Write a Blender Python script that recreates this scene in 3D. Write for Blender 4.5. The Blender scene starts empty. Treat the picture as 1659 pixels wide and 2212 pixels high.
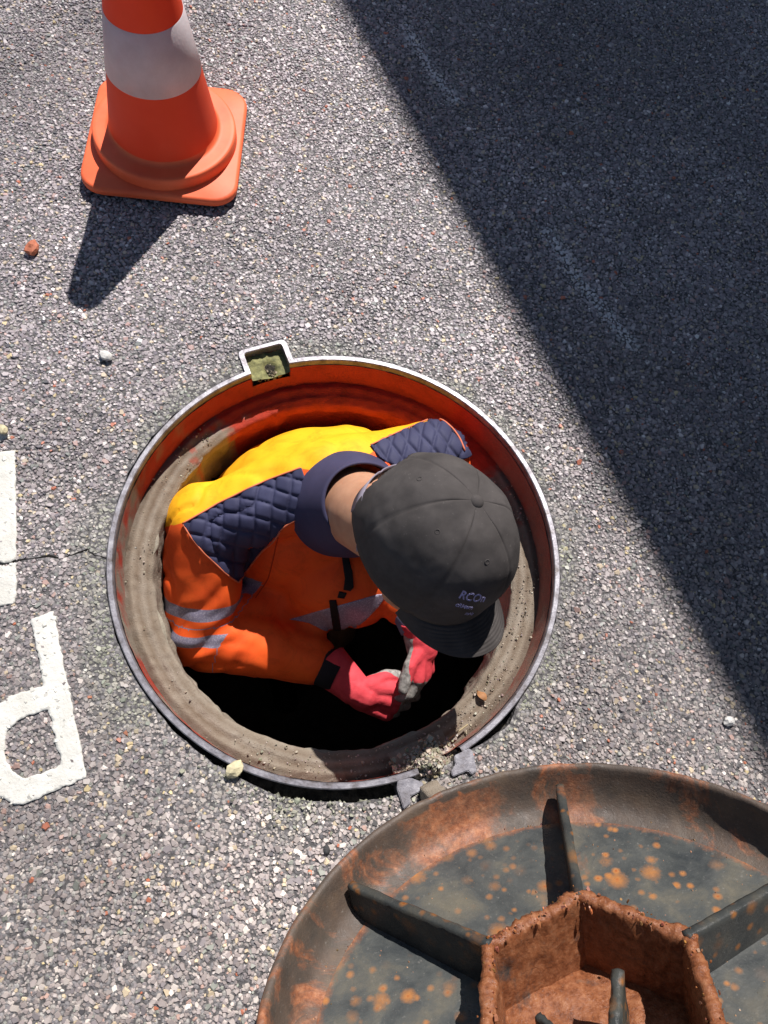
import bpy, bmesh, math, random
import numpy as np
from mathutils import Vector, Matrix
from mathutils.bvhtree import BVHTree
from mathutils.geometry import delaunay_2d_cdt

scene = bpy.context.scene
COL = scene.collection
rng = np.random.default_rng(7)
random.seed(7)

# ------------------------------------------------------------------ camera
CAM_H = 1.1723
AX = np.array([0.992143426, -0.0449059923, 0.116768462])      # image right
AY = np.array([0.0, 0.933358875, 0.358944579])                # image up
AZ = np.array([0.125105643, 0.356124505, -0.926025872])       # view direction
FPX = 1661.4                                                  # focal length for a 1659 px wide frame
cam_d = bpy.data.cameras.new('camera')
cam = bpy.data.objects.new('camera', cam_d)
COL.objects.link(cam)
cam.matrix_world = Matrix((
    (AX[0], AY[0], -AZ[0], 0.0),
    (AX[1], AY[1], -AZ[1], 0.0),
    (AX[2], AY[2], -AZ[2], CAM_H),
    (0, 0, 0, 1)))
cam_d.sensor_fit = 'VERTICAL'
cam_d.sensor_height = 36.0
cam_d.lens = FPX / 2212.0 * 36.0
cam_d.clip_start = 0.02
cam_d.clip_end = 500.0
scene.camera = cam

# ------------------------------------------------------------------ world, sun, exposure
SUN = Vector((0.2032, 0.5812, 0.788)).normalized()
SUN_ELEV = math.asin(SUN.z)
SUN_ROT = math.atan2(SUN.x, SUN.y)
world = bpy.data.worlds.new('World')
scene.world = world
world.use_nodes = True
wn = world.node_tree
wn.nodes.clear()
sky = wn.nodes.new('ShaderNodeTexSky')
sky.sky_type = 'NISHITA'
sky.sun_disc = False
sky.sun_elevation = SUN_ELEV
sky.sun_rotation = SUN_ROT
sky.air_density = 1.0
sky.dust_density = 0.6
sky.ozone_density = 1.2
bg = wn.nodes.new('ShaderNodeBackground')
bg.inputs['Strength'].default_value = 0.05
wo = wn.nodes.new('ShaderNodeOutputWorld')
wn.links.new(sky.outputs[0], bg.inputs['Color'])
wn.links.new(bg.outputs[0], wo.inputs['Surface'])

sun_d = bpy.data.lights.new('sun', 'SUN')
sun_d.energy = 4.6
sun_d.angle = math.radians(0.53)
sun_d.color = (1.0, 0.955, 0.93)
sun = bpy.data.objects.new('sun', sun_d)
COL.objects.link(sun)
sun.rotation_euler = SUN.to_track_quat('Z', 'Y').to_euler()
sun.location = SUN * 20

vs = scene.view_settings
vs.view_transform = 'Standard'
vs.look = 'None'
vs.gamma = 1.0
vs.use_curve_mapping = False
vs.exposure = 0.55
scene.cycles.max_bounces = 8
scene.cycles.diffuse_bounces = 5

# ------------------------------------------------------------------ helpers
CAMP = np.array([0.0, 0.0, CAM_H])

def ray_dir(px, py):
    d = AX * (px - 829.5) - AY * (py - 1106.0) + AZ * FPX
    return d / np.linalg.norm(d)

def at(px, py, z):
    """ground point of the surveyed picture position at height z"""
    d = ray_dir(px, py)
    return CAMP + d * ((z - CAM_H) / d[2])

def hash3(ix, iy, iz):
    n = (ix * 374761393 + iy * 668265263 + iz * 1274126177) & 0x7fffffff
    n = ((n ^ (n >> 13)) * 1103515245) & 0x7fffffff
    n = n ^ (n >> 16)
    return (n & 0xffff) / 65535.0

def vnoise(P, scale):
    """value noise in -1..1 for an (n,3) array"""
    Q = np.asarray(P, float) * scale + 1000.0
    i = np.floor(Q).astype(np.int64)
    t = Q - i
    t = t * t * (3 - 2 * t)
    out = 0
    for dx in (0, 1):
        for dy in (0, 1):
            for dz in (0, 1):
                w = (t[:, 0] if dx else 1 - t[:, 0]) * (t[:, 1] if dy else 1 - t[:, 1]) * (t[:, 2] if dz else 1 - t[:, 2])
                out = out + w * hash3(i[:, 0] + dx, i[:, 1] + dy, i[:, 2] + dz)
    return out * 2 - 1

def fbm(P, scale, octv=3, gain=0.5):
    r = 0; a = 1
    for k in range(octv):
        r = r + a * vnoise(np.asarray(P) + 17.3 * k, scale * 2 ** k)
        a *= gain
    return r

def link(o, parent=None):
    COL.objects.link(o)
    if parent is not None:
        o.parent = parent
    return o

def obj(name, V, F, mat, parent=None, smooth=False):
    me = bpy.data.meshes.new(name)
    me.from_pydata([tuple(map(float, v)) for v in V], [], [tuple(map(int, f)) for f in F])
    me.update()
    if mat is not None:
        me.materials.append(mat)
    if smooth:
        me.polygons.foreach_set('use_smooth', [True] * len(me.polygons))
    return link(bpy.data.objects.new(name, me), parent)

def obj_me(name, me, mat, parent=None, smooth=False):
    me.name = name
    if mat is not None:
        me.materials.clear(); me.materials.append(mat)
    if smooth:
        me.polygons.foreach_set('use_smooth', [True] * len(me.polygons))
    return link(bpy.data.objects.new(name, me), parent)

def obj_bm(name, bm, mat, parent=None, smooth=False):
    bmesh.ops.recalc_face_normals(bm, faces=bm.faces)
    me = bpy.data.meshes.new(name)
    bm.to_mesh(me); bm.free()
    return obj_me(name, me, mat, parent, smooth)

def thing(name, label, cat, loc=(0, 0, 0), group=None):
    o = bpy.data.objects.new(name, None)
    o.empty_display_size = 0.1
    COL.objects.link(o)
    o.location = loc
    return tag(o, label, cat, group)

def tag(o, label, cat, group=None):
    o['label'] = label
    o['category'] = cat
    if group:
        o['group'] = group
    return o

def lathe(profile, n=96, closed=False, a0=0.0, a1=2 * math.pi):
    """profile of (r, z) revolved round z"""
    full = abs(a1 - a0 - 2 * math.pi) < 1e-6
    m = n if full else n + 1
    V = []; F = []
    for i in range(m):
        a = a0 + (a1 - a0) * i / n
        for r, z in profile:
            V.append((r * math.cos(a), r * math.sin(a), z))
    k = len(profile)
    for i in range(n):
        j = (i + 1) % m
        for q in range(k if closed else k - 1):
            q2 = (q + 1) % k
            F.append((i * k + q, j * k + q, j * k + q2, i * k + q2))
    return np.array(V), F

def tube(points, radii, n=10, cap=True):
    pts = [Vector(p) for p in points]
    if not hasattr(radii, '__len__'):
        radii = [radii] * len(pts)
    V = []; F = []
    t0 = (pts[1] - pts[0]).normalized()
    nrm = t0.orthogonal().normalized()
    for i, p in enumerate(pts):
        t = (pts[min(i + 1, len(pts) - 1)] - pts[max(i - 1, 0)]).normalized()
        nrm = (nrm - t * nrm.dot(t)).normalized()
        b = t.cross(nrm)
        for k in range(n):
            a = 2 * math.pi * k / n
            V.append(p + (nrm * math.cos(a) + b * math.sin(a)) * radii[i])
    for i in range(len(pts) - 1):
        for k in range(n):
            k2 = (k + 1) % n
            F.append((i * n + k, i * n + k2, (i + 1) * n + k2, (i + 1) * n + k))
    if cap:
        F.append(tuple(reversed(range(n))))
        F.append(tuple((len(pts) - 1) * n + k for k in range(n)))
    return [tuple(v) for v in V], F

def capsule(a, b, ra, rb, n=20, m=6):
    """tapered capsule with round ends"""
    a = Vector(a); b = Vector(b)
    ax = (b - a).normalized()
    pts = []; rad = []
    for i in range(m + 1):
        t = math.pi / 2 * (1 - i / m)
        pts.append(a - ax * ra * math.sin(t)); rad.append(max(1e-4, ra * math.cos(t)))
    for i in range(m + 1):
        t = math.pi / 2 * i / m
        pts.append(b + ax * rb * math.sin(t)); rad.append(max(1e-4, rb * math.cos(t)))
    return tube(pts, rad, n)

def ellipsoid(c, axes, radii, nu=28, nv=18):
    """axes: three unit vectors"""
    c = np.array(c, float); A = np.array(axes, float); V = []; F = []
    for j in range(nv + 1):
        ph = math.pi * j / nv
        for i in range(nu):
            th = 2 * math.pi * i / nu
            u = np.array([math.sin(ph) * math.cos(th) * radii[0], math.sin(ph) * math.sin(th) * radii[1], math.cos(ph) * radii[2]])
            V.append(c + u @ A)
    for j in range(nv):
        for i in range(nu):
            i2 = (i + 1) % nu
            F.append((j * nu + i, (j + 1) * nu + i, (j + 1) * nu + i2, j * nu + i2))
    return V, F

def join(parts):
    V = []; F = []
    for v, f in parts:
        o = len(V)
        V += [tuple(map(float, p)) for p in v]
        F += [tuple(int(i) + o for i in q) for q in f]
    return V, F

def voxel(parts, size, smooth=6, factor=0.5):
    """one continuous skin round overlapping closed shapes"""
    V, F = join(parts)
    me = bpy.data.meshes.new('tmp'); me.from_pydata(V, [], F)
    bm = bmesh.new(); bm.from_mesh(me); bmesh.ops.remove_doubles(bm, verts=bm.verts, dist=1e-5)
    bmesh.ops.recalc_face_normals(bm, faces=bm.faces); bm.to_mesh(me); bm.free()
    ob = bpy.data.objects.new('tmp', me); COL.objects.link(ob)
    m = ob.modifiers.new('r', 'REMESH'); m.mode = 'VOXEL'; m.voxel_size = size
    s = ob.modifiers.new('s', 'SMOOTH'); s.iterations = smooth; s.factor = factor
    dg = bpy.context.evaluated_depsgraph_get()
    out = bpy.data.meshes.new_from_object(ob.evaluated_get(dg))
    bpy.data.objects.remove(ob); bpy.data.meshes.remove(me)
    out.polygons.foreach_set('use_smooth', [True] * len(out.polygons))
    return out

def get_co(me):
    a = np.empty(len(me.vertices) * 3); me.vertices.foreach_get('co', a); return a.reshape(-1, 3)

def get_no(me):
    a = np.empty(len(me.vertices) * 3); me.vertices.foreach_get('normal', a); return a.reshape(-1, 3)

def set_co(me, P):
    me.vertices.foreach_set('co', np.ascontiguousarray(P).ravel()); me.update()

def add_attr(me, name, vals):
    at_ = me.attributes.new(name, 'FLOAT', 'POINT')
    at_.data.foreach_set('value', np.asarray(vals, np.float32))

def in_poly(P, poly):
    P = np.asarray(P); poly = np.asarray(poly)
    ins = np.zeros(len(P), bool); n = len(poly)
    for i in range(n):
        x1, y1 = poly[i]; x2, y2 = poly[(i + 1) % n]
        c = ((y1 > P[:, 1]) != (y2 > P[:, 1]))
        with np.errstate(divide='ignore', invalid='ignore'):
            xi = (x2 - x1) * (P[:, 1] - y1) / (y2 - y1) + x1
        ins ^= c & (P[:, 0] < xi)
    return ins

def resample(poly, step, closed=True):
    poly = np.asarray(poly, float); out = []
    n = len(poly)
    for i in range(n if closed else n - 1):
        a = poly[i]; b = poly[(i + 1) % n]
        k = max(1, int(round(np.linalg.norm(b - a) / step)))
        for q in range(k):
            out.append(a + (b - a) * q / k)
    if not closed:
        out.append(poly[-1])
    return np.array(out)

def smooth_poly(poly, it=2, closed=True):
    p = np.asarray(poly, float)
    for _ in range(it):
        q = np.roll(p, -1, 0)
        if closed:
            p = np.stack([p * .75 + q * .25, p * .25 + q * .75], 1).reshape(-1, p.shape[1])
        else:
            a = p[:-1]; b = p[1:]
            m = np.stack([a * .75 + b * .25, a * .25 + b * .75], 1).reshape(-1, p.shape[1])
            p = np.vstack([p[:1], m, p[-1:]])
    return p

def tri_sheet(outer, step, holes=()):
    """triangulated flat sheet of a 2-D outline with an inner point grid"""
    outer = resample(outer, step); pts = [tuple(p) for p in outer]; faces_in = [list(range(len(outer)))]
    edges = [(i, (i + 1) % len(outer)) for i in range(len(outer))]
    hs = []
    for h in holes:
        h = resample(h, step); hs.append(h); o = len(pts); pts += [tuple(p) for p in h]
        edges += [(o + i, o + (i + 1) % len(h)) for i in range(len(h))]
    mn = outer.min(0); mx = outer.max(0)
    gx, gy = np.meshgrid(np.arange(mn[0], mx[0], step), np.arange(mn[1], mx[1], step * .87))
    gx = gx + (np.arange(gx.shape[0]) % 2)[:, None] * step / 2
    G = np.stack([gx.ravel(), gy.ravel()], 1)
    keep = in_poly(G, outer)
    for h in hs:
        keep &= ~in_poly(G, h)
    G = G[keep]
    # keep grid points off the border
    B = np.array(pts)
    if len(G):
        d = np.min(((G[:, None, :] - B[None, :, :]) ** 2).sum(2), 1) if len(G) * len(B) < 4e7 else np.full(len(G), 1.0)
        G = G[d > (0.45 * step) ** 2]
    nb = len(pts)
    pts += [tuple(p) for p in G]
    v, e, f, *_ = delaunay_2d_cdt([Vector(p) for p in pts], edges, [], 0, 1e-7)
    v = np.array([tuple(p) for p in v]); f = [tuple(q) for q in f]
    cen = np.array([v[list(q)].mean(0) for q in f])
    ok = in_poly(cen, outer)
    for h in hs:
        ok &= ~in_poly(cen, h)
    return v, [q for q, k in zip(f, ok) if k]

# ------------------------------------------------------------------ materials
def mat_new(name, rough=0.8, spec=0.4, metal=0.0, color=(0.5, 0.5, 0.5)):
    m = bpy.data.materials.new(name); m.use_nodes = True
    nt = m.node_tree; b = nt.nodes['Principled BSDF']
    b.inputs['Base Color'].default_value = (*color, 1)
    b.inputs['Roughness'].default_value = rough
    b.inputs['Specular IOR Level'].default_value = spec
    b.inputs['Metallic'].default_value = metal
    return m, nt, b

class N:
    """small node helper"""
    def __init__(s, nt): s.nt = nt
    def new(s, t, **kw):
        n = s.nt.nodes.new(t)
        for k, v in kw.items():
            if k.startswith('_'):
                setattr(n, k[1:], v)
            else:
                key = int(k[1:]) if k[0] == 'i' and k[1:].isdigit() else k
                n.inputs[key].default_value = v
        return n
    def l(s, a, b): s.nt.links.new(a, b)
    def coord(s, kind='Object'):
        return s.new('ShaderNodeTexCoord').outputs[kind]
    def noise(s, co, scale, detail=4, rough=.6, dist=0):
        n = s.new('ShaderNodeTexNoise', Scale=scale, Detail=detail, Roughness=rough, Distortion=dist)
        s.l(co, n.inputs['Vector']); return n.outputs['Fac']
    def ramp(s, fac, stops, interp='LINEAR'):
        n = s.new('ShaderNodeValToRGB'); n.color_ramp.interpolation = interp
        e = n.color_ramp.elements
        while len(e) < len(stops): e.new(0.5)
        for k, (p, c) in enumerate(stops):
            e[k].position = p; e[k].color = (*c, 1) if len(c) == 3 else c
        s.l(fac, n.inputs['Fac']); return n.outputs['Color']
    def fac(s, f, lo, hi):
        n = s.new('ShaderNodeMapRange'); n.inputs['From Min'].default_value = lo; n.inputs['From Max'].default_value = hi
        s.l(f, n.inputs['Value']); return n.outputs['Result']
    def mix(s, f, a, b, mode='MIX'):
        n = s.new('ShaderNodeMix', _data_type='RGBA', _blend_type=mode)
        if isinstance(f, (int, float)): n.inputs[0].default_value = f
        else: s.l(f, n.inputs[0])
        for k, x in ((6, a), (7, b)):
            if isinstance(x, tuple): n.inputs[k].default_value = (*x, 1)
            else: s.l(x, n.inputs[k])
        return n.outputs[2]
    def math(s, op, a, b=0.0):
        n = s.new('ShaderNodeMath', _operation=op)
        for k, x in ((0, a), (1, b)):
            if isinstance(x, (int, float)): n.inputs[k].default_value = x
            else: s.l(x, n.inputs[k])
        return n.outputs[0]
    def attr(s, name):
        return s.new('ShaderNodeAttribute', _attribute_name=name)
    def bump(s, h, strength, dist, bsdf):
        n = s.new('ShaderNodeBump', Strength=strength, Distance=dist)
        s.l(h, n.inputs['Height']); s.l(n.outputs['Normal'], bsdf.inputs['Normal']); return n

def noisy_mat(name, c1, c2, scale=60, rough=.8, spec=.4, bump=.3, bdist=.001, metal=0.0, detail=5, lo=.35, hi=.65):
    m, nt, b = mat_new(name, rough, spec, metal); n = N(nt)
    co = n.coord(); f = n.noise(co, scale, detail)
    n.l(n.ramp(f, [(lo, c1), (hi, c2)]), b.inputs['Base Color'])
    if bump: n.bump(n.noise(co, scale * 3, 4), bump, bdist, b)
    return m

# road binder with fine stone dust; beyond the built chips it draws the far aggregate
M_ROAD, nt, b = mat_new('asphalt', .75, .5); n = N(nt); co = n.coord()
vor = n.new('ShaderNodeTexVoronoi', Scale=150.0); n.l(co, vor.inputs['Vector'])
sepc = n.new('ShaderNodeSeparateColor'); n.l(vor.outputs['Color'], sepc.inputs[0])
stone = n.ramp(sepc.outputs[0], [(.0, (.15, .14, .14)), (.35, (.25, .235, .235)), (.7, (.33, .31, .305)), (.93, (.45, .42, .37)), (1.0, (.65, .62, .57))])
stone = n.mix(n.fac(vor.outputs['Distance'], .42, .66), stone, (.05, .047, .046))
fine = n.ramp(n.noise(co, 900, 3), [(.3, (.06, .056, .055)), (.7, (.17, .16, .155))])
big = n.noise(co, 2.6, 4)
c_ = n.mix(.35, stone, fine)
n.l(n.mix(n.math('MULTIPLY', n.fac(big, .35, .7), .25), c_, (.16, .15, .15)), b.inputs['Base Color'])
hgt = n.math('SUBTRACT', n.math('MULTIPLY', n.noise(co, 700, 3), .4), vor.outputs['Distance'])
n.bump(hgt, .8, .004, b)

# stone chips, one colour for each chip
M_CHIP, nt, b = mat_new('stone_chip', .48, .4); n = N(nt)
a_ = n.attr('chip_col'); co = n.coord()
n.l(n.mix(n.fac(n.noise(co, 900, 2), .35, .8), a_.outputs['Color'], n.mix(.25, a_.outputs['Color'], (.05, .05, .05))), b.inputs['Base Color'])

M_SOIL = noisy_mat('dark_soil', (.02, .018, .015), (.09, .08, .06), 90, .95, .2, .8, .004)
M_PAINT, nt, b = mat_new('white_road_paint', .6, .4); n = N(nt); co = n.coord()
w = n.ramp(n.noise(co, 25, 5), [(.3, (.52, .505, .45)), (.65, (.62, .61, .56))])
sp = n.fac(n.noise(co, 420, 3), .64, .72)
n.l(n.mix(sp, w, (.36, .34, .3)), b.inputs['Base Color'])
n.bump(n.noise(co, 260, 4), .5, .002, b)

M_STEEL, nt, b = mat_new('worn_rim_steel', .42, .5, .55); n = N(nt); co = n.coord()
n.l(n.ramp(n.noise(co, 45, 6, .7), [(.3, (.10, .085, .08)), (.5, (.24, .23, .25)), (.7, (.38, .37, .39))]), b.inputs['Base Color'])
n.l(n.ramp(n.noise(co, 120, 4), [(.3, (.35,) * 3), (.7, (.6,) * 3)]), b.inputs['Roughness'])
n.bump(n.noise(co, 300, 4), .25, .001, b)

M_RUSTWALL, nt, b = mat_new('rusty_frame_iron', .7, .4); n = N(nt); co = n.coord()
base = n.ramp(n.noise(co, 14, 6, .65), [(.25, (.25, .030, .016)), (.55, (.42, .046, .024)), (.8, (.38, .056, .032))])
spk = n.fac(n.noise(co, 190, 4, .7), .57, .66)
c_ = n.mix(spk, base, (.035, .016, .012))
dirt = n.fac(n.noise(co, 9, 5, .7), .56, .70)
n.l(n.mix(n.math('MULTIPLY', dirt, .35), c_, (.26, .2, .14)), b.inputs['Base Color'])
n.bump(n.noise(co, 160, 5, .7), .5, .003, b)

M_SAND, nt, b = mat_new('sandy_dirt', .9, .3); n = N(nt); co = n.coord()
c_ = n.ramp(n.noise(co, 22, 6, .7), [(.28, (.10, .070, .050)), (.48, (.21, .170, .130)), (.72, (.34, .305, .255))])
band = n.ramp(n.math('ADD', n.attr('band').outputs['Fac'], n.math('MULTIPLY', n.math('SUBTRACT', n.noise(co, 45, 4), .5), .18)), [(.0, (.30, .25, .19)), (.22, (.17, .125, .085)), (.38, (.33, .28, .22)), (.55, (.14, .095, .06)), (.72, (.27, .22, .165)), (.86, (.10, .068, .045)), (1.0, (.09, .06, .04))])
c_ = n.mix(.55, c_, band)
g = n.fac(n.noise(co, 300, 4), .55, .7)
c_ = n.mix(n.math('MULTIPLY', g, .35), c_, (.14, .10, .07))
rs = n.ramp(n.noise(co, 30, 6, .7), [(.25, (.25, .030, .016)), (.55, (.42, .046, .024)), (.8, (.38, .056, .032))])
n.l(n.mix(n.attr('bare').outputs['Fac'], c_, rs), b.inputs['Base Color'])
n.bump(n.noise(co, 420, 4, .7), .7, .003, b)

M_CONC, nt, b = mat_new('shaft_concrete', .9, .3); n = N(nt); co = n.coord()
c_ = n.ramp(n.noise(co, 12, 6, .7), [(.3, (.20, .17, .13)), (.6, (.34, .30, .23)), (.8, (.4, .36, .3))])
rs = n.ramp(n.noise(co, 30, 6, .7), [(.25, (.25, .030, .016)), (.55, (.42, .046, .024)), (.8, (.38, .056, .032))])
n.l(n.mix(n.attr('bare').outputs['Fac'], c_, rs), b.inputs['Base Color'])
n.bump(n.noise(co, 120, 5, .7), .8, .005, b)
M_WETCONC = noisy_mat('damp_chamber_concrete', (.05, .045, .04), (.12, .105, .09), 9, .7, .4, .5, .004)
M_MOSS = noisy_mat('mossy_pocket', (.12, .12, .05), (.26, .25, .10), 120, .8, .4, .6, .002)

def cover_mat(name, rust_amt, spots=True, flank=False, spec=.5, tone=1.0):
    m, nt, b = mat_new(name, .5, .5); n = N(nt); co = n.coord()
    b.inputs['Specular IOR Level'].default_value = spec
    grey = n.ramp(n.noise(co, 16, 6, .65, .4), [(.3, (.034, .039, .041)), (.5, (.070, .074, .070)), (.72, (.135, .122, .092))])
    rustc = n.ramp(n.noise(co, 110, 6, .75), [(.28, (.10, .030, .014)), (.5, (.28, .10, .042)), (.72, (.44, .20, .10))])
    brown = n.ramp(n.noise(co, 26, 6, .7), [(.3, (.050, .036, .026)), (.55, (.10, .062, .040)), (.75, (.15, .09, .05))])
    if flank: grey = n.mix(.7, grey, brown)
    f = n.noise(co, 9, 7, .66, .8)
    patch = n.fac(f, .62 - rust_amt, .72 - rust_amt)
    patch = n.math('MAXIMUM', patch, n.fac(n.math('MULTIPLY', n.attr('rusty').outputs['Fac'], n.math('ADD', n.noise(co, 30, 7, .8), .30)), .56, .86))
    c_ = n.mix(patch, grey, rustc)
    if spots:
        for sc, thr, seed in ((30, .24, 0.0), (62, .28, 5.0), (19, .20, 11.0)):
            mp = n.new('ShaderNodeMapping'); mp.inputs['Location'].default_value = (seed, seed * 1.7, 0)
            n.l(co, mp.inputs['Vector'])
            wob = n.new('ShaderNodeTexNoise', Scale=260.0, Detail=2.0); n.l(co, wob.inputs['Vector'])
            v = n.new('ShaderNodeTexVoronoi', Scale=float(sc)); n.l(mp.outputs[0], v.inputs['Vector'])
            sep = n.new('ShaderNodeSeparateColor'); n.l(v.outputs['Color'], sep.inputs[0])
            d = n.math('ADD', v.outputs['Distance'], n.math('MULTIPLY', n.math('SUBTRACT', wob.outputs['Fac'], .5), .14))
            d = n.math('ADD', d, n.math('MULTIPLY', sep.outputs[1], .16))
            on = n.math('MULTIPLY', n.fac(sep.outputs[0], .30, .50), n.fac(n.noise(co, 6.5, 2), .30, .48))
            halo = n.math('MULTIPLY', n.fac(d, thr + .13, thr - .10), on)
            core = n.math('MULTIPLY', n.fac(d, thr * .55, thr * .3), on)
            c_ = n.mix(n.math('MULTIPLY', halo, .9), c_, (.38, .16, .05))
            c_ = n.mix(n.math('MULTIPLY', core, .8), c_, (.30, .075, .02))
    dust = n.fac(n.noise(co, 210, 5, .75), .60, .72)
    c_ = n.mix(n.math('MULTIPLY', dust, .35), c_, (.34, .32, .29))
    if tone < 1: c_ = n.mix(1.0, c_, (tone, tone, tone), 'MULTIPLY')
    n.l(c_, b.inputs['Base Color'])
    lo_, hi_ = (.45, .75) if flank else (.15, .45)
    n.l(n.ramp(n.noise(co, 50, 5), [(.3, (lo_,) * 3), (.7, (hi_,) * 3)]), b.inputs['Roughness'])
    n.bump(n.noise(co, 260, 5, .7), .4 + rust_amt, .0018, b)
    return m
M_PLATE = cover_mat('cover_plate_iron', -.02)
M_FLANK = cover_mat('cover_flank_iron', .085, False, True)
M_RIB = cover_mat('cover_rib_iron_shaded', .03, True, False, .12, .62)  # rib iron darkened overall, putting the shade of the rib faces into the colour
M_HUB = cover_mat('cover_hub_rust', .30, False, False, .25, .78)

def fabric(name, col, scale=900, rough=.85, bump=.25, col2=None, sheen=.0):
    m, nt, b = mat_new(name, rough, .25, color=col); n = N(nt); co = n.coord()
    c2 = col2 or tuple(x * .82 for x in col)
    n.l(n.ramp(n.noise(co, 14, 5, .65), [(.3, c2), (.65, col)]), b.inputs['Base Color'])
    n.bump(n.noise(co, scale, 3), bump, .0008, b)
    b.inputs['Sheen Weight'].default_value = sheen
    return m
M_NAVY = fabric('navy_quilt', (.050, .052, .105), 1200, .7, .2, (.036, .037, .078))
M_COLLAR = fabric('navy_softshell', (.055, .050, .100), 1000, .75, .2, (.04, .037, .075))
M_PIPE = fabric('coral_piping', (.75, .20, .10), 900, .7)
M_BLACK = fabric('black_zip_tape', (.012, .012, .013), 900, .6)
M_DKCUFF = fabric('charcoal_cuff', (.022, .022, .026), 900, .8)
M_BLUECUFF = fabric('blue_grey_cuff', (.16, .20, .30), 900, .8)
M_TROUSER = fabric('navy_trousers', (.02, .021, .035), 500, .9)
M_BOOT = fabric('black_boot', (.012, .011, .010), 300, .6)
M_CAP, nt, b = mat_new('charcoal_cap_cotton', .85, .2); n = N(nt); co = n.coord()
c_ = n.ramp(n.noise(co, 18, 5, .65), [(.3, (.044, .039, .037)), (.65, (.072, .064, .061))])
du = n.fac(n.noise(co, 200, 6, .85), .63, .69)
c_ = n.mix(n.math('MULTIPLY', n.fac(n.noise(co, 9, 4), .45, .75), .3), c_, (.15, .135, .125))
n.l(n.mix(n.math('MULTIPLY', du, .5), c_, (.32, .29, .27)), b.inputs['Base Color'])
wv = n.new('ShaderNodeTexWave', Scale=420.0); n.l(co, wv.inputs['Vector'])
n.bump(n.math('ADD', wv.outputs['Fac'], n.noise(co, 900, 3)), .2, .0006, b)
M_CAPTHREAD = fabric('lilac_embroidery', (.45, .42, .68), 1500, .6)
M_STRAP = fabric('lilac_grey_strap', (.25, .22, .27), 900, .6)
M_TAGRED = fabric('red_cap_tag', (.5, .11, .06), 900, .6)
M_TAGWHITE = fabric('white_cap_tag', (.6, .58, .55), 900, .6)
M_SKIN, nt, b = mat_new('skin', .55, .4); n = N(nt); co = n.coord()
n.l(n.ramp(n.noise(co, 40, 5), [(.3, (.42, .21, .125)), (.7, (.52, .28, .17))]), b.inputs['Base Color'])
b.inputs['Subsurface Weight'].default_value = .12
b.inputs['Subsurface Radius'].default_value = (.012, .004, .002)
b.inputs['Subsurface Scale'].default_value = .3
n.bump(n.noise(co, 500, 3), .15, .0006, b)
M_HAIR = noisy_mat('short_brown_hair', (.045, .032, .022), (.15, .11, .075), 400, .7, .4, .8, .002)
M_EYE, _, _ = mat_new('eye_white', .2, .5, color=(.7, .68, .65))
M_IRIS, _, _ = mat_new('iris', .2, .5, color=(.05, .04, .03))
M_LIP, _, _ = mat_new('lip', .5, .4, color=(.35, .13, .10))

# jacket: hi-vis cloth whose panels are told by attributes of the cut
M_JACKET, nt, b = mat_new('hi_vis_softshell', .7, .3); n = N(nt); co = n.coord()
fold = n.noise(co, 16, 5, .6)
orange = n.ramp(fold, [(.3, (.86, .095, .014)), (.65, (.95, .13, .018))])
yellow = n.ramp(fold, [(.3, (.90, .40, .008)), (.65, (.94, .475, .012))])
c_ = n.mix(n.fac(n.attr('behind').outputs['Fac'], -.0006, .0006), orange, yellow)
wv = n.new('ShaderNodeTexVoronoi', Scale=330.0); n.l(co, wv.inputs['Vector'])
silver = n.mix(n.fac(wv.outputs['Distance'], .3, .5), (.34, .32, .40), (.24, .22, .30))
t_ = n.attr('stripe').outputs['Fac']
s1 = n.math('MULTIPLY', n.fac(t_, -.0005, .0005), n.fac(t_, .0245, .0235))
c_ = n.mix(s1, c_, silver)
grime = n.ramp(n.noise(co, 24, 9, .78, .7), [(.30, (.72, .70, .68)), (.52, (1.0, 1.0, 1.0))])
c_ = n.mix(1.0, c_, grime, 'MULTIPLY')
n.l(c_, b.inputs['Base Color'])
n.bump(n.noise(co, 800, 3), .18, .0006, b)
M_SILVER, nt, b = mat_new('reflective_stripe', .5, .4, .2); n = N(nt); co = n.coord()
wv = n.new('ShaderNodeTexVoronoi', Scale=300.0); n.l(co, wv.inputs['Vector'])
n.l(n.mix(n.fac(wv.outputs['Distance'], .3, .5), (.46, .43, .52), (.30, .28, .36)), b.inputs['Base Color'])

M_GLOVE, nt, b = mat_new('red_grey_glove', .75, .3); n = N(nt); co = n.coord()
red = n.ramp(n.noise(co, 60, 4), [(.3, (.58, .045, .06)), (.7, (.70, .07, .085))])
grey = n.ramp(n.noise(co, 130, 5, .7), [(.35, (.15, .14, .13)), (.6, (.36, .34, .31))])
n.l(n.mix(n.fac(n.attr('grip').outputs['Fac'], -.05, .05), red, grey), b.inputs['Base Color'])
n.bump(n.noise(co, 500, 4), .5, .001, b)

M_CONE, nt, b = mat_new('orange_cone_plastic', .5, .35); n = N(nt); co = n.coord()
n.l(n.ramp(n.noise(co, 12, 6, .65), [(.3, (.74, .085, .03)), (.7, (.84, .115, .042))]), b.inputs['Base Color'])
csc = n.ramp(n.noise(co, 12, 6, .65), [(.3, (.80, .085, .028)), (.7, (.88, .115, .040))])
scf = n.math('MULTIPLY', n.fac(n.noise(co, 26, 8, .8, 1.2), .60, .72), .45)
csc = n.mix(scf, csc, (.36, .10, .06))
n.l(csc, b.inputs['Base Color'])
n.bump(n.noise(co, 240, 3), .06, .001, b)
tr = n.new('ShaderNodeBsdfTranslucent'); tr.inputs['Color'].default_value = (.95, .16, .05, 1)
mx = n.new('ShaderNodeMixShader'); mx.inputs[0].default_value = .34
n.l(b.outputs[0], mx.inputs[1]); n.l(tr.outputs[0], mx.inputs[2])
n.l(mx.outputs[0], nt.nodes['Material Output'].inputs['Surface'])
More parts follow.
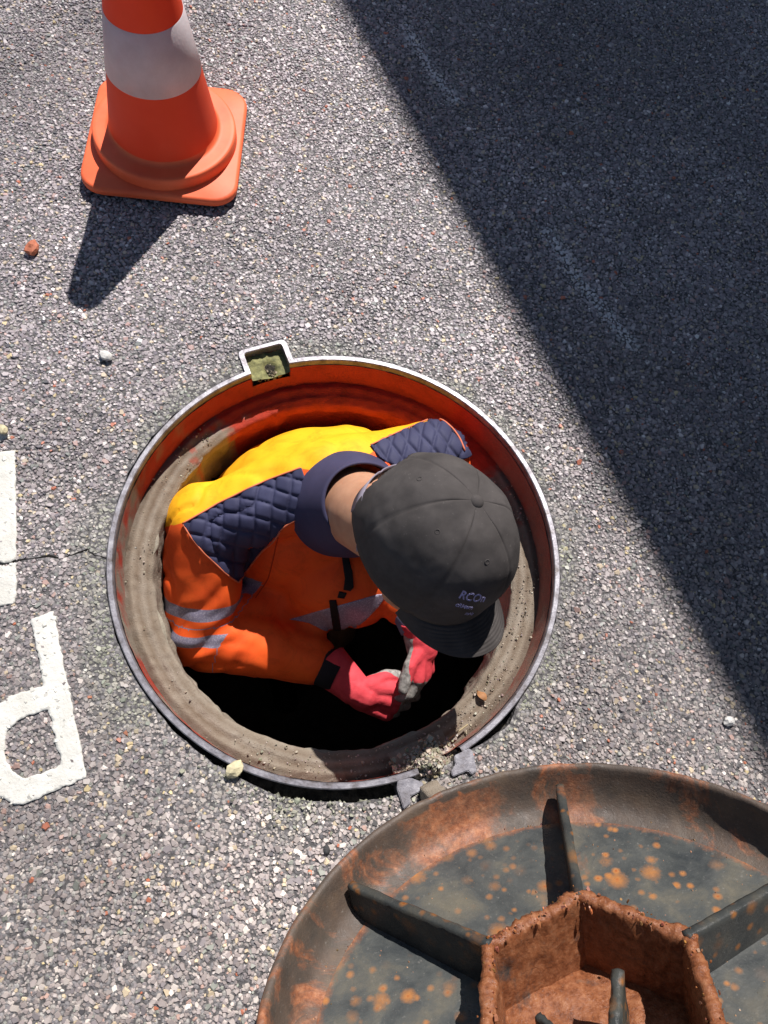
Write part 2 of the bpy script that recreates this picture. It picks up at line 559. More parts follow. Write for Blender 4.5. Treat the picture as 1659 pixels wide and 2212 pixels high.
M_FOOT = noisy_mat('orange_cone_foot', (.80, .125, .045), (.88, .17, .065), 14, .55, .35, .06, .001)
M_BAND, nt, b = mat_new('white_reflective_sleeve', .35, .5); n = N(nt); co = n.coord()
n.l(n.ramp(n.noise(co, 20, 6, .7), [(.3, (.60, .57, .57)), (.65, (.74, .72, .73))]), b.inputs['Base Color'])
hx_ = n.new('ShaderNodeTexVoronoi', Scale=260.0); n.l(co, hx_.inputs['Vector']); n.bump(hx_.outputs['Distance'], .15, .001, b)
tr = n.new('ShaderNodeBsdfTranslucent'); tr.inputs['Color'].default_value = (.95, .80, .78, 1)
mx = n.new('ShaderNodeMixShader'); mx.inputs[0].default_value = .24
n.l(b.outputs[0], mx.inputs[1]); n.l(tr.outputs[0], mx.inputs[2])
n.l(mx.outputs[0], nt.nodes['Material Output'].inputs['Surface'])
M_RUBBER = noisy_mat('dark_rubber', (.012, .012, .012), (.03, .028, .026), 60, .8, .3)

# ================================================================== ROAD
MX, MY = 0.0856, 0.3847           # centre of the manhole
RO = 0.361                        # outer radius of its frame
NA = math.radians(109.0)          # lifting notch
HA = math.radians(-69.5)          # hinge

def outline(r, hw, rn, fil, n=180):
    """circle with the square lifting notch, as matching point rows"""
    phi = math.radians(7.4)
    pts = []
    dn = np.array([math.cos(NA), math.sin(NA)]); tn = np.array([-dn[1], dn[0]])
    for i in range(n + 1):
        a = NA + phi + (2 * math.pi - 2 * phi) * i / n
        pts.append(np.array([math.cos(a), math.sin(a)]) * r)
    j = math.sqrt(r * r - hw * hw)
    for s, seq in ((-1, 1), (1, -1)):
        c = [dn * j + tn * s * hw, dn * (rn - fil) + tn * s * hw, dn * (rn - fil * .3) + tn * s * (hw - fil * .3), dn * rn + tn * s * (hw - fil)]
        pts += c if seq == 1 else c[::-1]
    return np.array(pts) + [MX, MY]

OUT = outline(RO, .0435, .4015, .008)
INN = outline(.3512, .0345, .3925, .005)

# ground sheet: fine round the manhole, one sheet out to the horizon
ang = np.arctan2(OUT[:, 1] - MY, OUT[:, 0] - MX)
gap = np.zeros(len(OUT))
for a0, wd, am in ((-100, 16, .016), (-80, 9, .013), (-125, 14, .005), (-50, 6, .010), (150, 12, .003)):
    d = np.degrees(np.angle(np.exp(1j * (ang - math.radians(a0)))))
    gap += am * np.exp(-(d / wd) ** 2)
gap += np.abs(vnoise(np.c_[OUT, np.zeros(len(OUT))], 60)) * .004
ctr = np.array([MX, MY])
HOLE = ctr + (OUT - ctr) * (1 + (gap / np.hypot(*(OUT - ctr).T)))[:, None]
pts = [tuple(p) for p in HOLE]; nb = len(pts)
edges = [(i, (i + 1) % nb) for i in range(nb)]
for rr in (.46, .6, .9, 1.5, 3, 8, 25, 80):
    for i in range(64):
        a = 2 * math.pi * (i + .5 * (rr > .5)) / 64
        pts.append((MX + rr * math.cos(a), MY + rr * math.sin(a)))
v, e, f, *_ = delaunay_2d_cdt([Vector(p) for p in pts], edges, [], 0, 1e-7)
v = np.array([tuple(p) for p in v]); f = [tuple(q) for q in f]
cen = np.array([v[list(q)].mean(0) for q in f]); ok = ~in_poly(cen, HOLE)
V = np.c_[v, np.full(len(v), -.0017)]
F = [q for q, k in zip(f, ok) if k]
nv = len(V)
V = np.vstack([V, np.c_[HOLE, np.full(nb, -.05)]])
F += [(i, (i + 1) % nb, nv + (i + 1) % nb, nv + i) for i in range(nb)]
road = obj('road', V, F, M_ROAD)
road['kind'] = 'structure'

# crack in the surfacing, from the painted letter to the frame
CRACK = np.array([at(px, py, 0)[:2] for px, py in ((-60, 1222), (0, 1217), (15, 1219), (31, 1211), (63, 1207), (105, 1200), (125, 1204), (142, 1203), (165, 1194), (188, 1186), (205, 1198), (232, 1206))])

def seg_dist(P, line):
    d = np.full(len(P), 9.0)
    for a, b in zip(line[:-1], line[1:]):
        t = np.clip(((P - a) @ (b - a)) / ((b - a) @ (b - a)), 0, 1)
        d = np.minimum(d, np.hypot(*(P - a - t[:, None] * (b - a)).T))
    return d

V = []; F = []
cl = resample(CRACK, .006, False); cl = cl + .0012 * np.stack([vnoise(np.c_[cl, cl[:, :1]], 160), vnoise(np.c_[cl[:, ::-1], cl[:, :1]], 160)], 1)
for i, p in enumerate(cl):
    t = cl[min(i + 1, len(cl) - 1)] - cl[max(i - 1, 0)]; t = t / np.linalg.norm(t); nn = np.array([-t[1], t[0]])
    wd = .0012 + .0006 * math.sin(i * .7)
    V += [(*(p + nn * wd), -.0013), (*(p - nn * wd), -.0013)]
F = [(2 * i, 2 * i + 1, 2 * i + 3, 2 * i + 2) for i in range(len(cl) - 1)]
obj('surface_crack', V, F, noisy_mat('crack_shadow_dirt', (.006, .006, .006), (.02, .018, .016), 200, 1.0, .1, 0), road)

# painted letters: outlines on the road
def ground_poly(px):
    return np.array([at(x, y, .003)[:2] for x, y in px])
D_OUT = ground_poly(smooth_poly([(65, 1337), (66, 1336), (112, 1321), (114, 1321), (150, 1500), (186, 1677), (185, 1680), (120, 1706), (56, 1736), (42, 1739), (20, 1735), (0, 1724), (-25, 1705), (-50, 1660), (-56, 1605), (-38, 1548), (0, 1515), (45, 1495), (91, 1482), (93, 1480), (80, 1410)], 1))
D_IN = ground_poly(smooth_poly([(102, 1531), (104, 1532), (117, 1590), (131, 1640), (129, 1655), (95, 1668), (54, 1682), (35, 1675), (18, 1655), (8, 1628), (8, 1598), (17, 1573), (42, 1553), (75, 1540)], 1))
L_A = [(-22, 978), (31, 972), (33, 1071), (34, 1204)]
L_B = [(34, 1214), (34, 1280), (29, 1301), (10, 1306), (-22, 1312)]
crk_top = [(31, 1208.5), (15, 1216), (0, 1214.5), (-22, 1216)]
crk_bot = [(-22, 1221), (0, 1220), (15, 1222), (31, 1214)]
LA = ground_poly(L_A[:3] + [(33.5, 1205)] + crk_top)
LB = ground_poly(crk_bot + [(34, 1216), (34, 1280), (29, 1301), (10, 1306), (-22, 1312)])
LC = ground_poly([(-60, 895), (-28, 903), (0, 919), (21, 941), (0, 951), (-30, 966), (-60, 950)])

def paint(name, outer, holes, parent=None):
    def rag(o):
        o = resample(o, .003); q = np.c_[o, o[:, :1] * 0]
        return o + .0016 * np.stack([fbm(q, 160, 2), fbm(q + 7, 160, 2)], 1)
    outer = rag(outer); holes = [rag(h) for h in holes]
    v, f = tri_sheet(outer, .004, holes)
    P = np.c_[v, np.zeros(len(v))]
    z = .0012 + .0005 * fbm(P, 130, 3)
    top = np.c_[v, z]
    V = np.vstack([top, np.c_[v, np.full(len(v), -.003)]]); m = len(v)
    cnt = {}
    for q in f:
        for a, b in zip(q, q[1:] + q[:1]):
            cnt[(a, b)] = 1
    F = list(f)
    for (a, b) in cnt:
        if (b, a) not in cnt:
            F.append((b, a, a + m, b + m))
    return obj(name, V, F, M_PAINT, parent, True)
c0 = D_OUT.mean(0)
letter = thing('painted_letter', 'white painted letter d with a round bowl on the road', 'road marking', (0, 0, 0), 'letters painted on the road')
paint('stroke', D_OUT, [D_IN], letter)
letter2 = thing('painted_letter', 'white painted upright bar cut by a crack at the picture edge', 'road marking', (0, 0, 0), 'letters painted on the road')
paint('stroke', LA, [], letter2)
paint('stroke', LB, [], letter2)
paint('stroke', LC, [], letter2)

# aggregate: every chip a little stone set in the binder
def chips(P, size, zt, col, tilt=.15, flat=.40):
    """P (n,2) places, size (n), zt (n) tops -> mesh arrays"""
    n = len(P); k = 5
    a0 = rng.uniform(0, 2 * np.pi, n)
    aa = a0[:, None] + (np.arange(k)[None, :] + rng.uniform(-.32, .32, (n, k))) * 2 * np.pi / k
    rr = size[:, None] * .5 * rng.uniform(.75, 1.2, (n, k))
    el = rng.uniform(.62, 1.0, n); ea = rng.uniform(0, np.pi, n)
    x = rr * np.cos(aa); y = rr * np.sin(aa)
    cx, sx = np.cos(ea)[:, None], np.sin(ea)[:, None]
    u = x * cx + y * sx; w = (-x * sx + y * cx) * el[:, None]
    x = u * cx - w * sx; y = u * sx + w * cx
    gx = rng.normal(0, tilt, n)[:, None]; gy = rng.normal(0, tilt, n)[:, None]
    ts = rng.uniform(.45, .8, n)[:, None]
    top = np.stack([P[:, :1] + x * ts, P[:, 1:2] + y * ts, zt[:, None] + (x * gx + y * gy) * ts], 2)
    low = np.stack([P[:, :1] + x, P[:, 1:2] + y, zt[:, None] + (x * gx + y * gy) - size[:, None] * flat * rng.uniform(.35, .6, (n, k))], 2)
    V = np.concatenate([top, low], 1).reshape(-1, 3)
    base = (np.arange(n) * 2 * k)[:, None]
    topf = base + np.arange(k)[None, :]
    side = np.stack([base + np.arange(k), base + k + np.arange(k), base + k + (np.arange(k) + 1) % k, base + (np.arange(k) + 1) % k], 2)
    C = np.repeat(col, 2 * k, 0)
    return V, topf, side.reshape(-1, 4), C

def chip_object(name, data, mat, parent):
    V, T, S, C = data
    me = bpy.data.meshes.new(name)
    nvt = len(V); nT, nS = len(T), len(S)
    me.vertices.add(nvt); me.vertices.foreach_set('co', V.ravel().astype(np.float32))
    loops = np.concatenate([T.ravel(), S.ravel()]).astype(np.int32)
    me.loops.add(len(loops)); me.loops.foreach_set('vertex_index', loops)
    starts = np.concatenate([np.arange(nT) * 5, nT * 5 + np.arange(nS) * 4]).astype(np.int32)
    me.polygons.add(nT + nS); me.polygons.foreach_set('loop_start', starts)
    me.update(calc_edges=True); me.validate(); me.polygons.foreach_set('use_smooth', np.zeros(len(me.polygons), bool))
    ca = me.attributes.new('chip_col', 'FLOAT_COLOR', 'POINT')
    ca.data.foreach_set('color', np.c_[C, np.ones(len(C))].astype(np.float32).ravel())
    me.materials.append(mat)
    o = link(bpy.data.objects.new(name, me), parent)
    return o

PAL = np.array([1.46, 1.42, 1.435]) * np.array([(.205, .185, .180), (.26, .24, .23), (.15, .14, .145), (.32, .30, .28), (.36, .31, .22), (.50, .47, .43), (.33, .12, .07), (.055, .055, .06), (.17, .185, .165), (.30, .21, .18), (.40, .34, .19)])
PW = np.array([.32, .27, .12, .12, .045, .028, .005, .02, .04, .028, .009])
def chip_cols(n, bright=1.0):
    c = PAL[rng.choice(len(PAL), n, p=PW / PW.sum())] * rng.uniform(.78, 1.2, (n, 1)) * bright
    return np.clip(c, .01, .8)

def field(x0, x1, y0, y1, sp):
    gx, gy = np.meshgrid(np.arange(x0, x1, sp), np.arange(y0, y1, sp * .9))
    P = np.stack([gx.ravel(), gy.ravel()], 1) + rng.uniform(-.5, .5, (gx.size, 2)) * sp * 1.1
    return P
# a frame-shaped trapezoid plus a margin
VIS = np.array([(-.82, 1.98), (1.42, 2.05), (1.05, .8), (.86, -.5), (-.55, -.5)])
P = field(-.9, 1.5, -.55, 2.1, .0054)
P = P[in_poly(P, VIS)]
far = ctr + (OUT - ctr) * 1.012
LUGA = np.array([at(x, y, .004)[:2] for x, y in ((859, 1686), (887, 1680), (914, 1690), (914, 1707), (887, 1720), (886, 1726), (887, 1736), (872, 1748), (861, 1715), (857, 1703))])
LUGB = np.array([at(x, y, .004)[:2] for x, y in ((982, 1632), (1014, 1616), (1022, 1626), (1030, 1665), (1018, 1674), (1011, 1665), (978, 1678), (974, 1667), (984, 1651), (982, 1645))])
def on_paint(P):
    return (in_poly(P, D_OUT) & ~in_poly(P, D_IN)) | in_poly(P, LA) | in_poly(P, LB) | in_poly(P, LC)
def place_ok(P, hole=HOLE, letters=True):
    k = ~in_poly(P, hole)
    for pl in (LUGA, LUGB): k &= ~in_poly(P, pl)
    k &= seg_dist(P, CRACK) > .0022
    if letters:
        k &= ~(on_paint(P) & (rng.uniform(0, 1, len(P)) < .80))
    return k
P = P[place_ok(P, ctr + (OUT - ctr) * (1 + ((gap + .003) / np.hypot(*(OUT - ctr).T)))[:, None])]
nP = len(P)
size = np.clip(rng.lognormal(math.log(.0066), .36, nP), .0034, .0145)
zt = -.0009 + .0005 * rng.normal(0, .7, nP) + size * .10 + .0006 * vnoise(np.c_[P, P[:, :1] * 0], 9)
col = chip_cols(nP)
P3 = np.c_[P, P[:, :1] * 0]
wm = np.clip((.75 - P[:, 1:2]) / .9, 0, 1); col = col * (np.array([1.0, .985, 1.03]) * (1 - wm) + np.array([1.02, .985, .93]) * wm)
col = col * (1 + .22 * fbm(P3, 2.6, 3) + .12 * vnoise(P3, 11))[:, None]         # worn and dirty patches
SCUFF = [np.array([at(x, y, 0)[:2] for x, y in L]) for L in (((1185, 500), (1240, 590), (1300, 665), (1365, 745)), ((880, 60), (930, 150), (985, 215)))]
for L_ in SCUFF:
    sd_ = seg_dist(P, L_); kk = np.exp(-(sd_ / .015) ** 2) * (rng.uniform(0, 1, nP) < .8)
    col = col * (1 - .6 * kk[:, None]) + np.array([.95, .95, .95]) * .6 * kk[:, None]
rad = np.hypot(P[:, 0] - MX, P[:, 1] - MY)
ang = np.degrees(np.arctan2(P[:, 1] - MY, P[:, 0] - MX))
nz = vnoise(np.c_[P, P[:, :1] * 0], 22)
# grey-green mortar dust lies in the surfacing close to the frame
dust = np.clip(1 - (rad - RO) / (.035 + .022 * nz + .045 * ((ang < -80) | (ang > 165))), 0, 1) * np.clip(.65 + .6 * nz, 0, 1)
dcol = np.where((nz > -.1)[:, None], np.array([.26, .29, .19]), np.array([.31, .30, .24])) * (1 + .25 * rng.normal(0, 1, (nP, 1)))
col = col * (1 - .75 * dust[:, None]) + np.clip(dcol, .05, .5) * .75 * dust[:, None]
size = size * (1 - .3 * dust); zt = zt - .001 * dust
pt = on_paint(P)                                    # stones that stand through the paint: most still coated, some worn bare
zt = np.where(pt, .0013 + .0005 * rng.normal(0, 1, nP), np.minimum(zt, .0035))
coat = pt & (rng.uniform(0, 1, nP) < .82)
col = np.where(coat[:, None], np.array([.58, .565, .51]) * rng.uniform(.85, 1.08, (nP, 1)), col)
CV, CT, CS, CCo = chips(P, size, zt, col)
# the 300 stones that show largest in the picture stand as pieces of their own
rel_ = np.c_[P, zt] - CAMP
dep_ = rel_ @ AZ; ix_ = rel_ @ AX / dep_ * FPX; iy_ = rel_ @ AY / dep_ * FPX
show = np.where((np.abs(ix_) < 820) & (np.abs(iy_) < 1095) & ~pt, size / dep_, 0)
bigi = np.argsort(-show)[:300]; small = np.ones(nP, bool); small[bigi] = False
lf = [tuple(range(5))] + [(i, 5 + i, 5 + (i + 1) % 5, (i + 1) % 5) for i in range(5)]
for i in bigi:
    v8 = CV[i * 10:i * 10 + 10]; c8 = np.array([P[i, 0], P[i, 1], zt[i]])
    so_ = obj('aggregate_stone', v8 - c8, lf, M_CHIP, road); so_.location = c8
    ca8 = so_.data.attributes.new('chip_col', 'FLOAT_COLOR', 'POINT'); ca8.data.foreach_set('color', np.tile(np.append(col[i], 1), 10).astype(np.float32))
ns_ = int(small.sum()); CV = CV.reshape(nP, 10, 3)[small].reshape(-1, 3); CCo = CCo.reshape(nP, 10, 3)[small].reshape(-1, 3)
agg = chip_object('aggregate', (CV, CT[:ns_], CS[:ns_ * 5], CCo), M_CHIP, road)
agg['kind'] = 'stuff'

# mortar fill and soil seen in the broken gap round the frame
n_ = 220; V = []; F = []
for i in range(n_):
    a = 2 * math.pi * i / n_
    for j, r in enumerate((.352, .366, .38, .40, .43)):
        q = np.array([[MX + r * math.cos(a), MY + r * math.sin(a), 0]])
        V.append((q[0, 0], q[0, 1], -.026 + .010 * fbm(q, 45, 3)[0] - .006 * (j == 0)))
for i in range(n_):
    for j in range(4):
        F.append((i * 5 + j, ((i + 1) % n_) * 5 + j, ((i + 1) % n_) * 5 + j + 1, i * 5 + j + 1))
obj('bedding_soil', V, F, M_SOIL, road, True)

# ================================================================== MANHOLE FRAME
frame = thing('manhole', 'round open manhole with rusty iron frame and worn steel rim set in the road', 'manhole', (MX, MY, 0))
def loc(P):                       # world -> frame local
    P = np.array(P, float); P[:, 0] -= MX; P[:, 1] -= MY; return P
nO = len(OUT)
zr = .004
def ring_rows(rows, mat, name, parent, smooth=False, cut=None):
    V = np.vstack([loc(np.c_[r, np.full(len(r), z)]) for r, z in rows]); F = []
    for k in range(len(rows) - 1):
        for i in range(nO):
            j = (i + 1) % nO
            if cut is not None and cut[0] < math.atan2(rows[0][0][i, 1] - MY, rows[0][0][i, 0] - MX) < cut[1]: continue
            F.append((k * nO + i, k * nO + j, (k + 1) * nO + j, (k + 1) * nO + i))
    return obj(name, V, F, mat, parent, smooth)
sh = lambda O, d: ctr + (O - ctr) * (1 - d / np.hypot(*(O - ctr).T))[:, None]
rim = ring_rows([(OUT, -.045), (OUT, zr - .0015), (sh(OUT, .0015), zr), (sh(INN, -.0015), zr), (INN, zr - .002), (INN, -.014)], M_STEEL, 'rim', frame, cut=(math.atan2(LUGA[3, 1] - MY, LUGA[3, 0] - MX) - .01, math.atan2(LUGB[0, 1] - MY, LUGB[0, 0] - MX) + .01))

# inner wall: polar sheet of rusty iron, left open at the notch
def polar(rows, n=288, a0=0.0, a1=2 * math.pi, disp=None):
    """rows of (r,z); returns V,F; disp(P)->dr,dz"""
    full = abs(a1 - a0 - 2 * math.pi) < 1e-6; m = n if full else n + 1
    V = np.array([(r * math.cos(a0 + (a1 - a0) * i / n), r * math.sin(a0 + (a1 - a0) * i / n), z) for i in range(m) for r, z in rows]); k = len(rows)
    if disp is not None:
        dr, dz = disp(V); rad_ = np.hypot(V[:, 0], V[:, 1])
        V[:, :2] *= (1 + dr / np.maximum(rad_, 1e-6))[:, None]; V[:, 2] += dz
    F = [(i * k + q, ((i + 1) % m) * k + q, ((i + 1) % m) * k + q + 1, i * k + q + 1) for i in range(n) for q in range(k - 1)]
    return V, F
ph = math.asin(.0345 / .35)
rows = [(.3500, -.010), (.3497, -.022), (.3492, -.035), (.3487, -.05), (.3482, -.06), (.3478, -.074)]
V, F = polar(rows, 300, NA + ph, NA + 2 * math.pi - ph, lambda P: (.0008 * fbm(P, 70, 3), P[:, 2] * 0))
wl_ = obj('wall', V, F, M_SAND, frame, True)
def wall_bare(P):
    a = np.degrees(np.arctan2(P[:, 1], P[:, 0])) % 360; q = fbm(P, 30, 4, .65)
    k_ = np.clip(np.minimum((a + 30 + 60 * (a > 330) + 20 * q) / 20, (175 + 25 * q - a) / 25), 0, 1)
    k_ = np.where(a > 300, np.clip((a - 300) / 40 + .6 * q, 0, 1), k_)
    dk = np.clip(np.minimum((a if False else np.where(a > 180, a - 360, a)) + 75, 50 - np.where(a > 180, a - 360, a)) / 20, 0, 1)
    return np.clip(np.maximum(k_, .35 + 1.1 * q) * (1 - .55 * dk), 0, 1)
add_attr(wl_.data, 'bare', wall_bare(V))
V, F = polar(rows[2:], 12, NA - ph, NA + ph)
obj('wall', V, F, M_RUSTWALL, frame, True)
# notch pocket: three walls and a mossy floor
dn = np.array([math.cos(NA), math.sin(NA)]); tn = np.array([-dn[1], dn[0]])
pk = []
for s, r in ((-1, .346), (-1, .3925), (1, .3925), (1, .346)):
    pk.append(dn * r + tn * s * .0345)
V = [(*p, -.012) for p in pk] + [(*p, -.036) for p in pk]
obj('pocket_wall', V, [(0, 1, 5, 4), (1, 2, 6, 5), (2, 3, 7, 6)], M_RUSTWALL, frame)
V = []; F = []; g = 16
for i in range(g + 1):
    for j in range(g + 1):
        p = dn * (.344 + (.3925 - .344) * j / g) + tn * (-.0345 + .069 * i / g)
        q = np.array([[*p, 0]])
        dep = .008 * math.exp(-(((i / g - .45) / .16) ** 2 + ((j / g - .30) / .3) ** 2))
        V.append((*p, -.013 + .003 * fbm(q, 90, 3)[0] - dep * 2.2))
for i in range(g):
    for j in range(g):
        a = i * (g + 1) + j; F.append((a, a + g + 1, a + g + 2, a + 1))
obj('pocket_floor', V, F, M_MOSS, frame, True)

# seat ledge carrying packed sandy dirt
def seat(P):
    a = np.arctan2(P[:, 1], P[:, 0]); r = np.hypot(P[:, 0], P[:, 1])
    ridge = .0035 * np.exp(-((r - .336) / .005) ** 2) + .003 * np.exp(-((r - .318) / .004) ** 2)
    amt = np.clip(.55 + .6 * fbm(np.c_[np.cos(a), np.sin(a), a * 0] * 1.0, 2.2, 2), .2, 1)
    return .0015 * fbm(P, 60, 3) + .002 * vnoise(np.c_[np.cos(a), np.sin(a), a * 0], 14) * (r < .31), (ridge + .0035 * np.abs(fbm(P, 55, 4))) * amt
rows = [(.350, -.0705), (.346, -.0695), (.342, -.069), (.338, -.069), (.334, -.0695), (.330, -.070), (.326, -.0705), (.322, -.071), (.318, -.071), (.314, -.0715), (.310, -.072), (.307, -.073), (.304, -.0745), (.3025, -.079), (.302, -.086), (.302, -.094)]
V, F = polar(rows, 420, disp=seat)
ledge = obj('seat_ledge', V, F, M_SAND, frame, True)
def bare(P):
    a = np.degrees(np.arctan2(P[:, 1], P[:, 0])); q = fbm(np.c_[P[:, :2], P[:, 2] * 0], 40, 3)
    return np.clip(np.minimum((a - 24 + 14 * q) / 10, (136 + 14 * q - a) / 10), 0, 1)
add_attr(ledge.data, 'bare', bare(V)); add_attr(ledge.data, 'band', np.clip((np.hypot(V[:, 0], V[:, 1]) - .302) / .047, 0, 1))
# hinge lugs: thick flat steel ears
def plate(name, poly, z0, z1, mat, parent, bev=.0012):
    bm = bmesh.new(); vs_ = [bm.verts.new((x - MX, y - MY, z1)) for x, y in poly]
    fc = bm.faces.new(vs_)
    r = bmesh.ops.extrude_face_region(bm, geom=[fc]); up = [q for q in r['geom'] if isinstance(q, bmesh.types.BMVert)]
    for q in up: q.co.z = z0
    bmesh.ops.bevel(bm, geom=[e_ for e_ in bm.edges], offset=bev, segments=2, affect='EDGES')
    return obj_bm(name, bm, mat, parent)
plate('hinge_lug', LUGA, -.035, .0052, M_STEEL, frame)
plate('hinge_lug', LUGB, -.035, .0052, M_STEEL, frame)

# ================================================================== SHAFT
shaft = thing('manhole_shaft', 'concrete manhole shaft with ragged mortar collar under the iron frame', 'shaft', (MX, MY, -1.5))
def collar_d(P):
    a = np.arctan2(P[:, 1], P[:, 0])
    c = np.c_[np.cos(a), np.sin(a), a * 0]
    low = (P[:, 2] - 1.42) < -.02
    t = np.clip((1.42 - P[:, 2]) / .12, 0, 1)
    return .006 * fbm(P, 28, 4) + .004 * fbm(c, 3, 2), -t * (.02 + .035 * fbm(c, 5, 4, .65) + .02 * vnoise(c, 30))
rows = [(.340, 1.425)] + [(.305, 1.425 - .012 * k) for k in range(11)] + [(.318, 1.290), (.345, 1.288), (.50, 1.29)]
V, F = polar(rows, 360, disp=collar_d)
mc = obj('mortar_collar', V, F, M_CONC, shaft, True); add_attr(mc.data, 'bare', bare(V))
V, F = polar([(.52, 1.40), (.50, 1.28)] + [(.50, 1.28 - .1 * k) for k in range(1, 13)] + [(.48, 0.02), (.0005, 0.0)], 96, disp=lambda P: (.004 * fbm(P, 9, 3), P[:, 2] * 0))
obj('chamber_wall', V, F, M_WETCONC, shaft, True)

# ================================================================== MANHOLE COVER (hinged open, underside to the viewer)
ca, sa = math.cos(math.radians(51.5)), math.sin(math.radians(51.5))
caz = math.radians(-75)
dv = np.array([math.cos(caz), math.sin(caz)])
cvv = np.array([dv[0] * ca, dv[1] * ca, sa]); cnn = np.array([-dv[0] * sa, -dv[1] * sa, ca]); cww = np.cross(cvv, cnn)
CC = np.array([.243, .029, .064]) + .345 * cvv
cover = thing('manhole_cover', 'heavy round rusty manhole cover hinged open showing its ribbed underside', 'manhole cover')
cover.matrix_world = Matrix(((cww[0], cvv[0], cnn[0], CC[0]), (cww[1], cvv[1], cnn[1], CC[1]), (cww[2], cvv[2], cnn[2], CC[2]), (0, 0, 0, 1)))
DEP = .068
def rough_d(amp, sc):
    return lambda P: (amp * fbm(P, sc, 3) * .6, amp * fbm(P + 5, sc, 3))
V, F = polar([(.1125, -DEP)] + [(.02 * k, -DEP) for k in range(6, 15)] + [(.300, -DEP + .0005)], 200, disp=rough_d(.0006, 60))
plt_ = obj('plate', V, F, M_PLATE, cover, True)
r_ = np.hypot(V[:, 0], V[:, 1])
add_attr(plt_.data, 'rusty', np.clip(np.exp(-((r_ - .295) / .016) ** 2) + .9 * np.exp(-((r_ - .122) / .014) ** 2), 0, 1))
prof = [(.298, -DEP - .001), (.305, -DEP + .0012), (.3115, -DEP + .004), (.3180, -DEP + .009), (.3235, -DEP + .017), (.3270, -.038), (.3295, -.026), (.3305, -.014), (.3312, -.006), (.3322, -.0025), (.3340, -.0008), (.3355, -.0002), (.337, 0), (.3395, -.0012), (.342, -.004), (.342, -.02), (.342, -.045), (.341, -.085), (.333, -.118)]
V, F = polar(prof, 320, disp=rough_d(.0011, 55))
skt = obj('skirt', V, F, M_FLANK, cover, True)
an_ = np.degrees(np.arctan2(V[:, 1], V[:, 0])); inn_ = (V[:, 2] < -.006) & (np.hypot(V[:, 0], V[:, 1]) < .335)
add_attr(skt.data, 'rusty', np.where(inn_, np.clip(1.15 * np.exp(-((an_ + 84) / 20) ** 2) + .8 * np.exp(-((an_ + 116) / 9) ** 2), 0, 1), .25))
V, F = polar([(.3335, -.118), (.30, -.1185), (.2, -.1185), (.1, -.1185), (.0005, -.1185)], 96)
obj('top_face', V, F, M_STEEL, cover, True)

def rough_bar(name, a, b, z0a, z1a, z0b, z1b, wb, wt, mat, parent, amp=.0015, sc=70, nl=40, nh=8):
    """upright bar from a to b (2-D) with its own foot and top heights, wider at the foot, uneven skin"""
    a = np.array(a); b = np.array(b); t = (b - a) / np.linalg.norm(b - a); p = np.array([-t[1], t[0]])
    sec = []                       # closed section: up one side, across the top, down the other
    for k in range(nh + 1): sec.append((-1, k / nh))
    sec.append((-.5, 1.02)); sec.append((0, 1.03)); sec.append((.5, 1.02))
    for k in range(nh, -1, -1): sec.append((1, k / nh))
    V = []
    for i in range(nl + 1):
        s = i / nl; c = a + (b - a) * s
        for u, h in sec:
            wd = wb + (wt - wb) * min(h, 1)
            q = c + p * u * wd * .5
            z0 = z0a + (z0b - z0a) * s; z1 = z1a + (z1b - z1a) * s
            V.append((*q, z0 + (z1 - z0) * h))
    V = np.array(V); k = len(sec)
    side = np.array([u for u, h in sec] * (nl + 1)); hh = np.clip(np.array([h for u, h in sec] * (nl + 1)), 0, 1)
    d = amp * fbm(V, sc, 4, .6) * (.3 + hh)
    V[:, :2] += (p[None, :] * (side * d)[:, None]); V[:, 2] += d * (hh > .9)
    F = [(i * k + q, (i + 1) * k + q, (i + 1) * k + q + 1, i * k + q + 1) for i in range(nl) for q in range(k - 1)]
    F += [tuple(range(k)), tuple(reversed(range(nl * k, nl * k + k)))]
    return obj(name, V, F, mat, parent, True)
HR = .122
hubp = []
for k in range(6):
    a = math.radians(-53.5 - 58.5 * k if k < 3 else -53.5 - 58.5 * 2 - 60.7 * (k - 2))
    hubp.append((math.cos(a), math.sin(a)))
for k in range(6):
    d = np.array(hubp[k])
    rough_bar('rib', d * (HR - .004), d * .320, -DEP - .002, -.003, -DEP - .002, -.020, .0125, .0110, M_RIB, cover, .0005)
# hexagonal hub wall with flaking rusty edge
hub = rough_bar('hub_wall', np.array(hubp[0]) * HR, np.array(hubp[1]) * HR, -.108, -.006, -.108, -.006, .018, .014, M_HUB, cover, .0020, 60, 90, 18)
for k in range(1, 6):
    rough_bar('hub_wall', np.array(hubp[k]) * HR, np.array(hubp[(k + 1) % 6]) * HR, -.108, -.006, -.108, -.006, .018, .014, M_HUB, cover, .0020, 60, 90, 18)
V, F = polar([(.0003, -.100)] + [(.012 * k, -.100) for k in range(1, 9)] + [(.118, -.103), (.126, -.106)], 96, disp=rough_d(.0032, 60))
obj('hub_floor', V, F, M_HUB, cover, True)
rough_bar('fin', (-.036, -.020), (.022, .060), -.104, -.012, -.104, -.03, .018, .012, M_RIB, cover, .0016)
rough_bar('fin', (.048, -.040), (.014, .060), -.104, -.055, -.104, -.05, .014, .009, M_RIB, cover, .0016)
